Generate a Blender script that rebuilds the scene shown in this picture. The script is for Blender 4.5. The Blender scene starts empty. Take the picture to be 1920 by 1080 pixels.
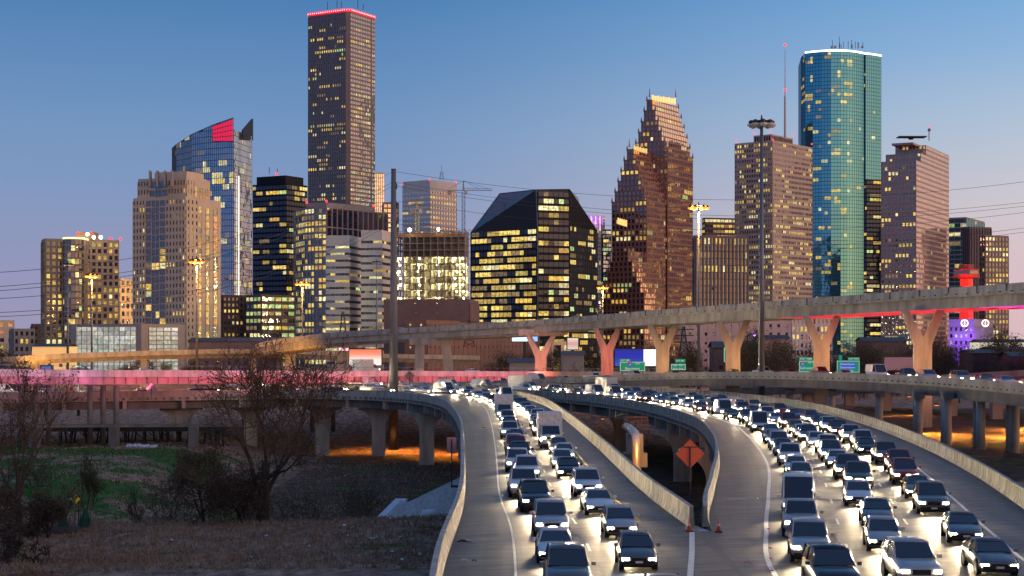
import bpy, math, random
from mathutils import Vector, Matrix, Euler
R = math.radians
sc = bpy.context.scene
# ------------------------------------------------------------ camera
F = 3000.0; HOR = 640.0; CAMZ = 10.5
cam = bpy.data.objects.new('camera', bpy.data.cameras.new('camera'))
sc.collection.objects.link(cam); sc.camera = cam
cam.location = (0, 0, CAMZ); cam.rotation_euler = (R(90), 0, 0)
cam.data.sensor_width = 36; cam.data.lens = 36*F/1920
cam.data.shift_y = (HOR-540)/1920
cam.data.clip_start = 0.5; cam.data.clip_end = 20000
# ------------------------------------------------------------ world: dusk sky
w = bpy.data.worlds.new('World'); sc.world = w; w.use_nodes = True
nt = w.node_tree; N = nt.nodes; L = nt.links
for n in list(N): N.remove(n)
out = N.new('ShaderNodeOutputWorld'); bg = N.new('ShaderNodeBackground'); L.new(bg.outputs[0], out.inputs[0])
tc = N.new('ShaderNodeTexCoord')
sep = N.new('ShaderNodeSeparateXYZ'); L.new(tc.outputs['Generated'], sep.inputs[0])
SUN_AZ = R(112)      # clockwise from the view direction (+Y)
sky = N.new('ShaderNodeTexSky'); sky.sky_type = 'NISHITA'; sky.sun_disc = False
sky.sun_elevation = R(1.0); sky.sun_rotation = SUN_AZ; sky.altitude = 50; sky.dust_density = 2.0
def ramp(stops, src):
    r = N.new('ShaderNodeValToRGB'); e = r.color_ramp.elements
    while len(e) < len(stops): e.new(0.5)
    for k, (p, c) in enumerate(stops): e[k].position = p; e[k].color = (*c, 1)
    L.new(src, r.inputs[0]); return r.outputs[0]
def lin(r, g, b):
    f = lambda v: ((v/255+0.055)/1.055)**2.4 if v > 10 else v/255/12.92
    return (f(r), f(g), f(b))
def mth(op, a, b=None, c=None):
    m = N.new('ShaderNodeMath'); m.operation = op
    for k, v in enumerate((a, b, c)):
        if v is None: continue
        if isinstance(v, (int, float)): m.inputs[k].default_value = v
        else: L.new(v, m.inputs[k])
    return m.outputs[0]
def mix(a, b, f, typ='MIX'):
    m = N.new('ShaderNodeMix'); m.data_type = 'RGBA'; m.blend_type = typ
    if isinstance(f, (int, float)): m.inputs[0].default_value = f
    else: L.new(f, m.inputs[0])
    for s, v in ((6, a), (7, b)):
        if isinstance(v, tuple): m.inputs[s].default_value = (*v, 1)
        else: L.new(v, m.inputs[s])
    return m.outputs[2]
el = sep.outputs[2]
LEFT = ramp([(0, lin(160, 153, 182)), (0.03, lin(151, 152, 188)), (0.063, lin(139, 151, 189)), (0.097, lin(124, 150, 193)), (0.13, lin(111, 147, 193)), (0.213, lin(68, 123, 179)), (0.5, lin(80, 125, 185)), (1, lin(85, 120, 178))], el)
RIGHT = ramp([(0, lin(222, 188, 192)), (0.05, lin(218, 194, 201)), (0.08, lin(208, 200, 207)), (0.113, lin(188, 197, 213)), (0.137, lin(172, 193, 217)), (0.173, lin(142, 180, 220)), (0.213, lin(113, 167, 217)), (0.5, lin(95, 140, 195)), (1, lin(85, 120, 178))], el)
# side: -0.32 .. 0.32 across the view
side = N.new('ShaderNodeMapRange'); side.interpolation_type = 'SMOOTHSTEP'
side.inputs[1].default_value = -0.14; side.inputs[2].default_value = 0.37
L.new(sep.outputs[0], side.inputs[0])
base = mix(LEFT, RIGHT, side.outputs[0])
# after-glow round the point where the sun went down
gx, gy = math.sin(SUN_AZ), math.cos(SUN_AZ)
dot = mth('ADD', mth('MULTIPLY', sep.outputs[0], gx), mth('MULTIPLY', sep.outputs[1], gy))
gl = N.new('ShaderNodeMapRange'); gl.interpolation_type = 'SMOOTHSTEP'
gl.inputs[1].default_value = -0.12; gl.inputs[2].default_value = 1.0; L.new(dot, gl.inputs[0])
GLOW = ramp([(0, (2.0, 0.95, 0.42)), (0.05, (1.9, 1.0, 0.5)), (0.11, (1.5, 0.95, 0.62)), (0.2, (1.0, 0.8, 0.68)), (0.4, (0.6, 0.56, 0.62)), (1, (0.12, 0.2, 0.42))], el)
glow = mix(base, GLOW, gl.outputs[0])
ns = mix(glow, sky.outputs[0], 0.02)
L.new(ns, bg.inputs[0]); bg.inputs[1].default_value = 1.0
# ------------------------------------------------------------ sun (just above the horizon, almost spent)
sun = bpy.data.lights.new('sun', 'SUN'); sun.energy = 0.8; sun.angle = R(9); sun.color = (1, 0.55, 0.36)
so = bpy.data.objects.new('sun', sun); sc.collection.objects.link(so)
sd = Vector((-gx*math.cos(R(3)), -gy*math.cos(R(3)), -math.sin(R(3))))
so.rotation_euler = sd.to_track_quat('-Z', 'Y').to_euler()
sc.view_settings.view_transform = 'Standard'; sc.view_settings.look = 'None'; sc.view_settings.exposure = 0
sc.cycles.max_bounces = 5; sc.cycles.diffuse_bounces = 2; sc.cycles.glossy_bounces = 3
sc.cycles.caustics_reflective = False; sc.cycles.caustics_refractive = False
sc.cycles.sample_clamp_indirect = 3
# ------------------------------------------------------------ helpers
rng = random.Random(7)
COL = sc.collection
def at(x, y, D): return Vector(((x-960)/F*D, D, CAMZ-(y-HOR)*D/F))
def gz(x, y, z):
    D = F*(CAMZ-z)/(y-HOR); return Vector(((x-960)/F*D, D, z))
def zat(y, D): return CAMZ-(y-HOR)*D/F
class MB:
    def __init__(s): s.v = []; s.f = []; s.c = []; s.uv = None
    def quad(s, a, b, c, d, col=None):
        n = len(s.v); s.v += [tuple(a), tuple(b), tuple(c), tuple(d)]; s.f.append((n, n+1, n+2, n+3)); s.c.append(col)
    def poly(s, pts, col=None):
        n = len(s.v); s.v += [tuple(p) for p in pts]; s.f.append(tuple(range(n, n+len(pts)))); s.c.append(col)
    def box(s, x0, x1, y0, y1, z0, z1, M=None):
        n = len(s.v)
        vs = [Vector((x, y, z)) for z in (z0, z1) for x, y in ((x0, y0), (x1, y0), (x1, y1), (x0, y1))]
        if M is not None: vs = [M @ v for v in vs]
        s.v += [tuple(v) for v in vs]
        for q in ((3, 2, 1, 0), (4, 5, 6, 7), (0, 1, 5, 4), (1, 2, 6, 5), (2, 3, 7, 6), (3, 0, 4, 7)):
            s.f.append(tuple(n+k for k in q)); s.c.append(None)
    def fbox(s, o, u, nrm, u0, u1, z0, z1, d0, d1):
        """box on a wall: origin o, along u, outward nrm"""
        n = len(s.v)
        for z in (z0, z1):
            for a, d in ((u0, d1), (u1, d1), (u1, d0), (u0, d0)):
                p = o+u*a+nrm*d; s.v.append((p.x, p.y, z))
        for q in ((3, 2, 1, 0), (4, 5, 6, 7), (0, 1, 5, 4), (1, 2, 6, 5), (2, 3, 7, 6), (3, 0, 4, 7)):
            s.f.append(tuple(n+k for k in q)); s.c.append(None)
    def prism(s, pts, z0, z1):
        """pts ccw list of (x,y); z1 number or list"""
        n = len(pts); zs = z1 if isinstance(z1, (list, tuple)) else [z1]*n
        b = len(s.v)
        s.v += [(p[0], p[1], z0) for p in pts]+[(p[0], p[1], zs[k]) for k, p in enumerate(pts)]
        for k in range(n):
            j = (k+1) % n; s.f.append((b+k, b+j, b+n+j, b+n+k)); s.c.append(None)
        s.f.append(tuple(b+n+k for k in range(n))); s.c.append(None)
        s.f.append(tuple(b+k for k in reversed(range(n)))); s.c.append(None)
    def tube(s, pts, r, n=6, cap=True):
        pts = [Vector(p) for p in pts]; rs = r if isinstance(r, (list, tuple)) else [r]*len(pts)
        b = len(s.v); up = None
        for k, p in enumerate(pts):
            t = (pts[min(k+1, len(pts)-1)]-pts[max(k-1, 0)]).normalized()
            if up is None: up = Vector((0, 0, 1)) if abs(t.z) < 0.9 else Vector((1, 0, 0))
            a = t.cross(up)
            if a.length < 1e-4: a = t.orthogonal()
            a.normalize(); c = a.cross(t); up = c
            for j in range(n):
                q = 2*math.pi*j/n; s.v.append(tuple(p+(a*math.cos(q)+c*math.sin(q))*rs[k]))
        for k in range(len(pts)-1):
            for j in range(n):
                j2 = (j+1) % n
                s.f.append((b+k*n+j, b+k*n+j2, b+(k+1)*n+j2, b+(k+1)*n+j)); s.c.append(None)
        if cap:
            s.f.append(tuple(b+j for j in reversed(range(n)))); s.c.append(None)
            e = b+(len(pts)-1)*n; s.f.append(tuple(e+j for j in range(n))); s.c.append(None)
    def sweep(s, path, prof, closed=True, cap=True):
        """profile points (lateral to the right of travel, dz) along a 3D path"""
        b = len(s.v); m = len(prof)
        for k, p in enumerate(path):
            t = path[min(k+1, len(path)-1)]-path[max(k-1, 0)]; l = Vector((t.y, -t.x, 0)).normalized()
            for a, z in prof: s.v.append((p.x+l.x*a, p.y+l.y*a, p.z+z))
        for k in range(len(path)-1):
            for j in range(m if closed else m-1):
                j2 = (j+1) % m
                s.f.append((b+k*m+j, b+(k+1)*m+j, b+(k+1)*m+j2, b+k*m+j2)); s.c.append(None)
        if cap and closed:
            s.f.append(tuple(b+j for j in range(m))); s.c.append(None)
            e = b+(len(path)-1)*m; s.f.append(tuple(e+j for j in reversed(range(m)))); s.c.append(None)
    def build(s, name, m, parent=None, smooth=False, origin=None):
        off = Vector((0, 0, 0))
        if parent is not None:
            q = parent
            while q.parent: q = q.parent
            off = q.location.copy() if not q.get('_local') else off
        if origin is not None: off = Vector(origin)
        me = bpy.data.meshes.new(name)
        me.from_pydata([(x-off.x, y-off.y, z-off.z) for x, y, z in s.v], [], s.f)
        if any(c is not None for c in s.c):
            a = me.attributes.new('litc', 'FLOAT_COLOR', 'FACE')
            flat = []
            for c in s.c: flat += [*(c or (0, 0, 0)), 1]
            a.data.foreach_set('color', flat)
        if s.uv:
            u = me.uv_layers.new(name='UVMap'); fl = []
            for f in me.polygons:
                for vi in f.vertices: fl += s.uv[vi]
            u.data.foreach_set('uv', fl)
        me.materials.append(m)
        if smooth: me.polygons.foreach_set('use_smooth', [True]*len(me.polygons))
        me.update()
        o = bpy.data.objects.new(name, me); COL.objects.link(o)
        if parent is not None: o.parent = parent
        elif origin is not None: o.location = origin
        return o
def tag(o, label, cat, group=None, kind=None):
    o['label'] = label; o['category'] = cat
    if group: o['group'] = group
    if kind: o['kind'] = kind
    return o
def struct(o, kind='structure'): o['kind'] = kind; return o
def thing(name, label, cat, loc=(0, 0, 0), group=None, local=False):
    o = bpy.data.objects.new(name, None); COL.objects.link(o); o.location = loc
    o.empty_display_size = 0.5
    if local: o['_local'] = 1
    return tag(o, label, cat, group)
def copy_tree(o, parent=None, skip=()):
    c = o.copy(); COL.objects.link(c); c.parent = parent
    for ch in KIDS(o):
        if ch.name.split('.')[0] in skip: continue
        copy_tree(ch, c, skip)
    return c
_k = {}
def KIDS(o):
    if o.name not in _k: _k[o.name] = list(o.children)
    return _k[o.name]
def light(name, kind, loc, col, W, parent=None, size=0.3, spot=None, direction=None, blend=0.5):
    d = bpy.data.lights.new(name, kind); d.energy = W; d.color = col
    if kind != 'SUN': d.shadow_soft_size = size
    if kind == 'SPOT': d.spot_size = spot; d.spot_blend = blend
    o = bpy.data.objects.new(name, d); COL.objects.link(o); o.location = loc
    if direction is not None: o.rotation_euler = Vector(direction).to_track_quat('-Z', 'Y').to_euler()
    if parent is not None:
        q = parent
        if not q.get('_local'): o.location = Vector(loc)-q.location
        o.parent = parent
    return o
def smooth_path(pts, step=3.0):
    P = [Vector(p) for p in pts]; out = []
    for k in range(len(P)-1):
        a = P[max(k-1, 0)]; b = P[k]; c = P[k+1]; d = P[min(k+2, len(P)-1)]
        n = max(1, int((c-b).length/step))
        for j in range(n):
            t = j/n
            out.append(0.5*((2*b)+(c-a)*t+(2*a-5*b+4*c-d)*t*t+(3*b-a-3*c+d)*t**3))
    out.append(P[-1]); return out
def offset(path, a, dz=0):
    o = []
    for k, p in enumerate(path):
        t = path[min(k+1, len(path)-1)]-path[max(k-1, 0)]; l = Vector((t.y, -t.x, 0)).normalized()
        o.append(Vector((p.x+l.x*a, p.y+l.y*a, p.z+dz)))
    return o
def resample(path, n):
    d = [0]
    for k in range(1, len(path)): d.append(d[-1]+(path[k]-path[k-1]).length)
    out = []; k = 0
    for i in range(n):
        s = d[-1]*i/(n-1)
        while k < len(path)-2 and d[k+1] < s: k += 1
        t = (s-d[k])/max(1e-6, d[k+1]-d[k]); out.append(path[k].lerp(path[k+1], min(1, t)))
    return out
def walk(path, s):
    for k in range(1, len(path)):
        l = (path[k]-path[k-1]).length
        if s <= l: return path[k-1].lerp(path[k], s/l), (path[k]-path[k-1]).normalized()
        s -= l
    return (path[-1], (path[-1]-path[-2]).normalized()) if s < 1 else None
def plen(path): return sum((path[k]-path[k-1]).length for k in range(1, len(path)))
def pieces(name, m, parent, mbs, smooth=False):
    # every piece a part of its own; past a hundred the rest is one mesh
    for q in mbs[:100]: q.build(name, m, parent, smooth)
    if len(mbs) > 100:
        z = MB()
        for q in mbs[100:]:
            n0 = len(z.v); z.v += q.v; z.f += [tuple(i+n0 for i in f) for f in q.f]; z.c += q.c
        z.build(name, m, parent, smooth)['kind'] = 'stuff'
def one(f):
    q = MB(); f(q); return q
# ------------------------------------------------------------ materials
def newmat(name):
    m = bpy.data.materials.new(name); m.use_nodes = True
    t = m.node_tree; p = t.nodes['Principled BSDF']; return m, t, p
def matte(name, c, rough=0.8, var=0.25, scale=0.5, stretch=(1, 1, 1), bump=0.0, bscale=None, metal=0, c2=None, spec=0.4, detail=6):
    m, t, p = newmat(name); n = t.nodes; l = t.links
    tcn = n.new('ShaderNodeTexCoord'); mp = n.new('ShaderNodeMapping'); mp.inputs[3].default_value = stretch
    l.new(tcn.outputs['Object'], mp.inputs[0])
    no = n.new('ShaderNodeTexNoise'); no.inputs['Scale'].default_value = scale; no.inputs['Detail'].default_value = detail
    no.inputs['Roughness'].default_value = 0.65
    l.new(mp.outputs[0], no.inputs[0])
    r = n.new('ShaderNodeValToRGB'); r.color_ramp.elements[0].position = 0.3; r.color_ramp.elements[1].position = 0.7
    lo = tuple(v*(1-var) for v in c); hi = c2 if c2 else tuple(min(1, v*(1+var)) for v in c)
    r.color_ramp.elements[0].color = (*lo, 1); r.color_ramp.elements[1].color = (*hi, 1)
    l.new(no.outputs[0], r.inputs[0]); l.new(r.outputs[0], p.inputs['Base Color'])
    p.inputs['Roughness'].default_value = rough; p.inputs['Metallic'].default_value = metal
    p.inputs['Specular IOR Level'].default_value = spec
    if bump:
        b = n.new('ShaderNodeBump'); b.inputs['Strength'].default_value = bump; b.inputs['Distance'].default_value = 0.1
        n2 = n.new('ShaderNodeTexNoise'); n2.inputs['Scale'].default_value = bscale or scale*8; n2.inputs['Detail'].default_value = 5
        l.new(mp.outputs[0], n2.inputs[0]); l.new(n2.outputs[0], b.inputs['Height']); l.new(b.outputs[0], p.inputs['Normal'])
    return m
def glow_mat(name, c, s):
    m, t, p = newmat(name)
    p.inputs['Base Color'].default_value = (*[min(1, v*.8) for v in c], 1); p.inputs['Roughness'].default_value = 0.5
    p.inputs['Emission Color'].default_value = (*c, 1); p.inputs['Emission Strength'].default_value = s
    return m
def glass_mat(name, tint, dark, refl=0.5, rough=0.06, ripple=0.02, rscale=0.06, k=1.0):
    """coated facade glass; lit rooms come from the face attribute litc"""
    m, t, p = newmat(name); n = t.nodes; l = t.links
    at_ = n.new('ShaderNodeAttribute'); at_.attribute_name = 'litc'
    tcn = n.new('ShaderNodeTexCoord')
    geo = n.new('ShaderNodeNewGeometry')
    no = n.new('ShaderNodeTexNoise'); no.inputs['Scale'].default_value = 0.8; no.inputs['Detail'].default_value = 2
    l.new(geo.outputs['Position'], no.inputs[0])
    mr = n.new('ShaderNodeMapRange'); mr.inputs[1].default_value = 0.32; mr.inputs[2].default_value = 0.62; mr.inputs[3].default_value = 0.4; mr.inputs[4].default_value = 1.25
    l.new(no.outputs[0], mr.inputs[0])
    em = n.new('ShaderNodeMath'); em.operation = 'MULTIPLY'; em.inputs[1].default_value = k
    l.new(mr.outputs[0], em.inputs[0])
    l.new(at_.outputs['Color'], p.inputs['Emission Color']); l.new(em.outputs[0], p.inputs['Emission Strength'])
    p.inputs['Base Color'].default_value = (*dark, 1); p.inputs['Roughness'].default_value = 0.5
    p.inputs['Specular IOR Level'].default_value = 0.3
    g = n.new('ShaderNodeBsdfGlossy'); g.inputs['Color'].default_value = (*tint, 1); g.inputs['Roughness'].default_value = rough
    nz = n.new('ShaderNodeTexNoise'); nz.inputs['Scale'].default_value = rscale; nz.inputs['Detail'].default_value = 3
    l.new(geo.outputs['Position'], nz.inputs[0])
    b = n.new('ShaderNodeBump'); b.inputs['Strength'].default_value = 1; b.inputs['Distance'].default_value = ripple*40
    l.new(nz.outputs[0], b.inputs['Height']); l.new(b.outputs[0], g.inputs['Normal'])
    mx = n.new('ShaderNodeMixShader')
    # lit panes show the room more than the reflection
    lum = n.new('ShaderNodeRGBToBW'); l.new(at_.outputs['Color'], lum.inputs[0])
    f = n.new('ShaderNodeMapRange'); f.inputs[1].default_value = 0; f.inputs[2].default_value = 0.3; f.inputs[3].default_value = refl; f.inputs[4].default_value = refl*0.35
    l.new(lum.outputs[0], f.inputs[0]); l.new(f.outputs[0], mx.inputs[0])
    l.new(p.outputs[0], mx.inputs[1]); l.new(g.outputs[0], mx.inputs[2])
    o = n['Material Output']; l.new(mx.outputs[0], o.inputs[0])
    return m
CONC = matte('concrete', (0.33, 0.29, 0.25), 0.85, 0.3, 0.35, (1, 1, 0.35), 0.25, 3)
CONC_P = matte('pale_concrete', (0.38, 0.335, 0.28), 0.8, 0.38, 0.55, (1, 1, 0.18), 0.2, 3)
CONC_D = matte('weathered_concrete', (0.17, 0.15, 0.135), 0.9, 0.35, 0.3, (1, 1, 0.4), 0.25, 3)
CONC_W = matte('stained_barrier_concrete', (0.30, 0.27, 0.21), 0.8, 0.75, 1.9, (1, 1, 0.25), 0.35, 5)
STEEL = matte('galvanised_steel', (0.16, 0.17, 0.2), 0.5, 0.15, 0.8, (1, 1, 0.2), metal=0.5)
DSTEEL = matte('dark_steel', (0.05, 0.05, 0.055), 0.6, 0.2, 1, metal=0.3)
PAINTW = matte('white_paint', (0.6, 0.58, 0.55), 0.7, 0.3, 3)
PAINTY = matte('yellow_paint', (0.55, 0.33, 0.03), 0.7, 0.35, 3)
RUBBER = matte('rubber', (0.015, 0.015, 0.015), 0.9, 0.1)
WOOD = matte('tarred_timber', (0.035, 0.03, 0.027), 0.9, 0.4, 2, (1, 1, 0.2))
BARK = matte('bark', (0.05, 0.036, 0.028), 0.95, 0.4, 3, (1, 1, 0.3), 0.4, 12)
TWIG = matte('twig_and_dead_leaf', (0.075, 0.05, 0.036), 0.95, 0.45, 0.8)
TWIG2 = matte('pale_twig', (0.17, 0.13, 0.10), 0.95, 0.3, 0.8)
LEAFG = matte('dull_evergreen_leaf', (0.035, 0.045, 0.02), 0.9, 0.5, 0.6)
SIGNG = matte('sign_green', (0.0, 0.17, 0.09), 0.5, 0.08, 1)
SODIUM = glow_mat('sodium_lamp', (1, 0.22, 0.012), 2.4)
WHITEL = glow_mat('white_lamp', (1, 0.93, 0.75), 14)
REDL = glow_mat('red_lamp', (1, 0.03, 0.04), 3)
from mathutils import noise
def ss(a, b, x):
    t = min(1, max(0, (x-a)/(b-a))); return t*t*(3-2*t)
def lerp(a, b, t): return a+(b-a)*t
# ------------------------------------------------------------ terrain: one sheet to the horizon
def ground_z(X, Y):
    z = -12.0
    z = lerp(z, -8.0, ss(-42, -62, X))
    z = lerp(z, -10.0, ss(4, 18, X))
    z = lerp(z, -2.9, ss(30, 50, X))
    # bank across the bayou, then up to the streets
    z = lerp(z, -4.0, ss(320, 430, Y))
    edge = 153+3*math.sin(X*0.07)-0.12*max(0, X+30)
    if X < 60:
        pl = -5.5+0.6*math.sin(X*0.05+1)+0.02*(edge-Y)
        k = ss(edge+3, edge-9, Y)*ss(4, -3, X)
        chan = -13.0
        c = ss(edge+6, edge+14, Y)*ss(edge+48, edge+24, Y)*ss(-3, -12, X)
        z = lerp(z, chan, c*0.8 if X > -62 else c*0.8)
        z = lerp(z, pl, k)
    # fill under the joined carriageways
    f = ss(-2.2, -0.4, X)*ss(34, 28, X)*ss(98, 90, Y)
    z = lerp(z, -1.0, f)
    if Y < 330 or X > 60 or Y > 330:
        z += 0.5*noise.noise(Vector((X*0.06, Y*0.06, 0)))+0.16*noise.noise(Vector((X*0.4, Y*0.4, 3)))
    return z
def axis(a, b, fine0, fine1, st, grow=1.35):
    v = []; x = fine0
    while x <= fine1: v.append(x); x += st
    s = st
    while v[-1] < b: s *= grow; v.append(v[-1]+s)
    s = st; lo = []
    x = fine0
    while x > a: s *= grow; x -= s; lo.append(x)
    return lo[::-1]+v
xs = axis(-4500, 4500, -110, 90, 1.6); ys = axis(0, 9000, 24, 345, 1.7)
g = MB(); cols = []
for Y in ys:
    for X in xs: g.v.append((X, Y, ground_z(X, Y)))
nx = len(xs)
for j in range(len(ys)-1):
    for i in range(nx-1):
        a = j*nx+i; g.f.append((a, a+1, a+1+nx, a+nx))
        X, Y = xs[i], ys[j]
        n1 = noise.noise(Vector((X*0.045+noise.noise(Vector((X*.09, Y*.06, 1)))*.8, Y*0.05, 7)))+.4*noise.noise(Vector((X*.2, Y*.15, 4)))
        gr = ss(188, 200, Y)*ss(300, 270, Y)*ss(-42, -52, X)*ss(-0.5, 0.4, n1)
        gr = max(gr, 0.75*ss(0.25, 0.5, noise.noise(Vector((X*0.12, Y*0.2, 2))))*ss(320, 300, Y))
        rd = ss(128, 112, Y)*ss(-20, -28, X)*ss(-0.1, 0.3, noise.noise(Vector((X*0.09, Y*0.2, 11))))
        st_ = ss(150, 158, Y)*ss(330, 300, Y)*ss(-45, -30, X)
        g.c.append((gr, rd, st_))
GM, t, p = newmat('bayou_ground')
n = t.nodes; l = t.links
atn = n.new('ShaderNodeAttribute'); atn.attribute_name = 'litc'; sp = n.new('ShaderNodeSeparateColor'); l.new(atn.outputs['Color'], sp.inputs[0])
tcn = n.new('ShaderNodeTexCoord')
def nz(scale, det=8, st=(1, 1, 1), ro=0.7):
    mp = n.new('ShaderNodeMapping'); mp.inputs[3].default_value = st; l.new(tcn.outputs['Object'], mp.inputs[0])
    q = n.new('ShaderNodeTexNoise'); q.inputs['Scale'].default_value = scale; q.inputs['Detail'].default_value = det; q.inputs['Roughness'].default_value = ro
    l.new(mp.outputs[0], q.inputs[0]); return q.outputs[0]
def rmp(src, stops):
    r = n.new('ShaderNodeValToRGB'); e = r.color_ramp.elements
    while len(e) < len(stops): e.new(0.5)
    for k, (po, c) in enumerate(stops): e[k].position = po; e[k].color = (*c, 1)
    l.new(src, r.inputs[0]); return r.outputs[0]
def mxx(a, b, f):
    m = n.new('ShaderNodeMix'); m.data_type = 'RGBA'
    l.new(f, m.inputs[0]); l.new(a, m.inputs[6]); l.new(b, m.inputs[7]); return m.outputs[2]
brown = rmp(nz(0.9, 10, (1, 0.45, 1)), [(0.3, (0.07, 0.042, 0.028)), (0.5, (0.29, 0.175, 0.12)), (0.7, (0.50, 0.34, 0.24))])
green = rmp(nz(1.1, 9, (1, 0.5, 1)), [(0.3, (0.02, 0.045, 0.01)), (0.55, (0.05, 0.13, 0.02)), (0.75, (0.11, 0.19, 0.045))])
red = rmp(nz(1.5, 8), [(0.35, (0.13, 0.04, 0.022)), (0.65, (0.30, 0.10, 0.055))])
mud = rmp(nz(0.5, 9, (0.5, 1, 1)), [(0.3, (0.03, 0.02, 0.015)), (0.6, (0.11, 0.072, 0.045)), (0.8, (0.22, 0.17, 0.13))])
# ragged mask edges
def rag(s):
    m = n.new('ShaderNodeMath'); m.operation = 'ADD'; l.new(s, m.inputs[0])
    q = n.new('ShaderNodeMapRange'); q.inputs[1].default_value = 0.2; q.inputs[2].default_value = 0.8; q.inputs[3].default_value = -0.5; q.inputs[4].default_value = 0.5
    l.new(nz(0.6, 6), q.inputs[0]); l.new(q.outputs[0], m.inputs[1])
    e = n.new('ShaderNodeMapRange'); e.inputs[1].default_value = 0.35; e.inputs[2].default_value = 0.65; l.new(m.outputs[0], e.inputs[0]); return e.outputs[0]
c = mxx(brown, mud, rag(sp.outputs[2])); c = mxx(c, green, rag(sp.outputs[0])); c = mxx(c, red, rag(sp.outputs[1]))
l.new(c, p.inputs['Base Color']); p.inputs['Roughness'].default_value = 0.95; p.inputs['Specular IOR Level'].default_value = 0.15
b = n.new('ShaderNodeBump'); b.inputs['Strength'].default_value = 0.8; b.inputs['Distance'].default_value = 0.35
l.new(nz(2.2, 8, (1, 0.6, 1)), b.inputs['Height']); l.new(b.outputs[0], p.inputs['Normal'])
struct(g.build('ground', GM))

# ------------------------------------------------------------ road pavement material (uv in metres: u across, v along)
RM, t, p = newmat('tined_concrete_pavement'); n = t.nodes; l = t.links
tcn = n.new('ShaderNodeTexCoord')
def uvn(scale, st, det=5):
    mp = n.new('ShaderNodeMapping'); mp.inputs[3].default_value = st; l.new(tcn.outputs['UV'], mp.inputs[0])
    q = n.new('ShaderNodeTexNoise'); q.inputs['Scale'].default_value = scale; q.inputs['Detail'].default_value = det
    l.new(mp.outputs[0], q.inputs[0]); return q.outputs[0]
a1 = rmp(uvn(1.0, (0.25, 2.4, 1), 7), [(0.3, (0.034, 0.030, 0.030)), (0.5, (0.068, 0.061, 0.060)), (0.75, (0.125, 0.112, 0.105))])
a2 = rmp(uvn(1.0, (0.7, 0.015, 1), 3), [(0.35, (0.55, 0.55, 0.55)), (0.6, (1.15, 1.15, 1.15))])
m1 = n.new('ShaderNodeMix'); m1.data_type = 'RGBA'; m1.blend_type = 'MULTIPLY'; m1.inputs[0].default_value = 1
l.new(a1, m1.inputs[6]); l.new(a2, m1.inputs[7])
a3 = rmp(uvn(0.12, (1, 0.35, 1), 6), [(0.3, (0.7, 0.7, 0.7)), (0.7, (1.25, 1.2, 1.15))])
m2 = n.new('ShaderNodeMix'); m2.data_type = 'RGBA'; m2.blend_type = 'MULTIPLY'; m2.inputs[0].default_value = 1
l.new(m1.outputs[2], m2.inputs[6]); l.new(a3, m2.inputs[7])
sv = n.new('ShaderNodeSeparateXYZ'); l.new(tcn.outputs['UV'], sv.inputs[0])
def mm(op, a, b=None):
    q = n.new('ShaderNodeMath'); q.operation = op
    for k, v in enumerate((a, b)):
        if v is None: continue
        if isinstance(v, (int, float)): q.inputs[k].default_value = v
        else: l.new(v, q.inputs[k])
    return q.outputs[0]
jt = mm('LESS_THAN', mm('FRACT', mm('DIVIDE', sv.outputs[1], 4.6)), 0.012)
jl = mm('LESS_THAN', mm('FRACT', mm('DIVIDE', sv.outputs[0], 3.75)), 0.012)
vo = n.new('ShaderNodeTexVoronoi'); vo.feature = 'DISTANCE_TO_EDGE'; vo.inputs['Scale'].default_value = 0.11
wp = n.new('ShaderNodeMixRGB'); wp.inputs[0].default_value = 0.25; l.new(tcn.outputs['UV'], wp.inputs[1]); wn = n.new('ShaderNodeTexNoise'); wn.inputs['Scale'].default_value = 0.6; l.new(tcn.outputs['UV'], wn.inputs[0])
sc2 = n.new('ShaderNodeVectorMath'); sc2.operation = 'SCALE'; sc2.inputs[3].default_value = 6; l.new(wn.outputs['Color'], sc2.inputs[0]); ad = n.new('ShaderNodeVectorMath'); l.new(tcn.outputs['UV'], ad.inputs[0]); l.new(sc2.outputs[0], ad.inputs[1]); l.new(ad.outputs[0], vo.inputs[0])
ck = mm('MULTIPLY', mm('LESS_THAN', vo.outputs['Distance'], 0.006), mm('GREATER_THAN', uvn(0.05, (1, 1, 1), 2), 0.5))
an = mm('MAXIMUM', mm('MAXIMUM', jt, jl), ck)
oil = rmp(uvn(0.9, (1, 0.5, 1), 3), [(0.62, (0, 0, 0)), (0.75, (0.6, 0.6, 0.6))])
an2 = mm('MAXIMUM', mm('MULTIPLY', an, 0.6), mm('MULTIPLY', oil, 0.7))
m3 = n.new('ShaderNodeMix'); m3.data_type = 'RGBA'; l.new(an2, m3.inputs[0]); l.new(m2.outputs[2], m3.inputs[6]); m3.inputs[7].default_value = (0.02, 0.018, 0.018, 1)
l.new(m3.outputs[2], p.inputs['Base Color'])
rr = n.new('ShaderNodeMapRange'); rr.inputs[3].default_value = 0.38; rr.inputs[4].default_value = 0.75; l.new(uvn(0.8, (0.4, 1.5, 1)), rr.inputs[0])
l.new(rr.outputs[0], p.inputs['Roughness'])
b = n.new('ShaderNodeBump'); b.inputs['Strength'].default_value = 0.5; b.inputs['Distance'].default_value = 0.02
l.new(uvn(1, (0.6, 6, 1), 4), b.inputs['Height']); l.new(b.outputs[0], p.inputs['Normal'])

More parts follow.
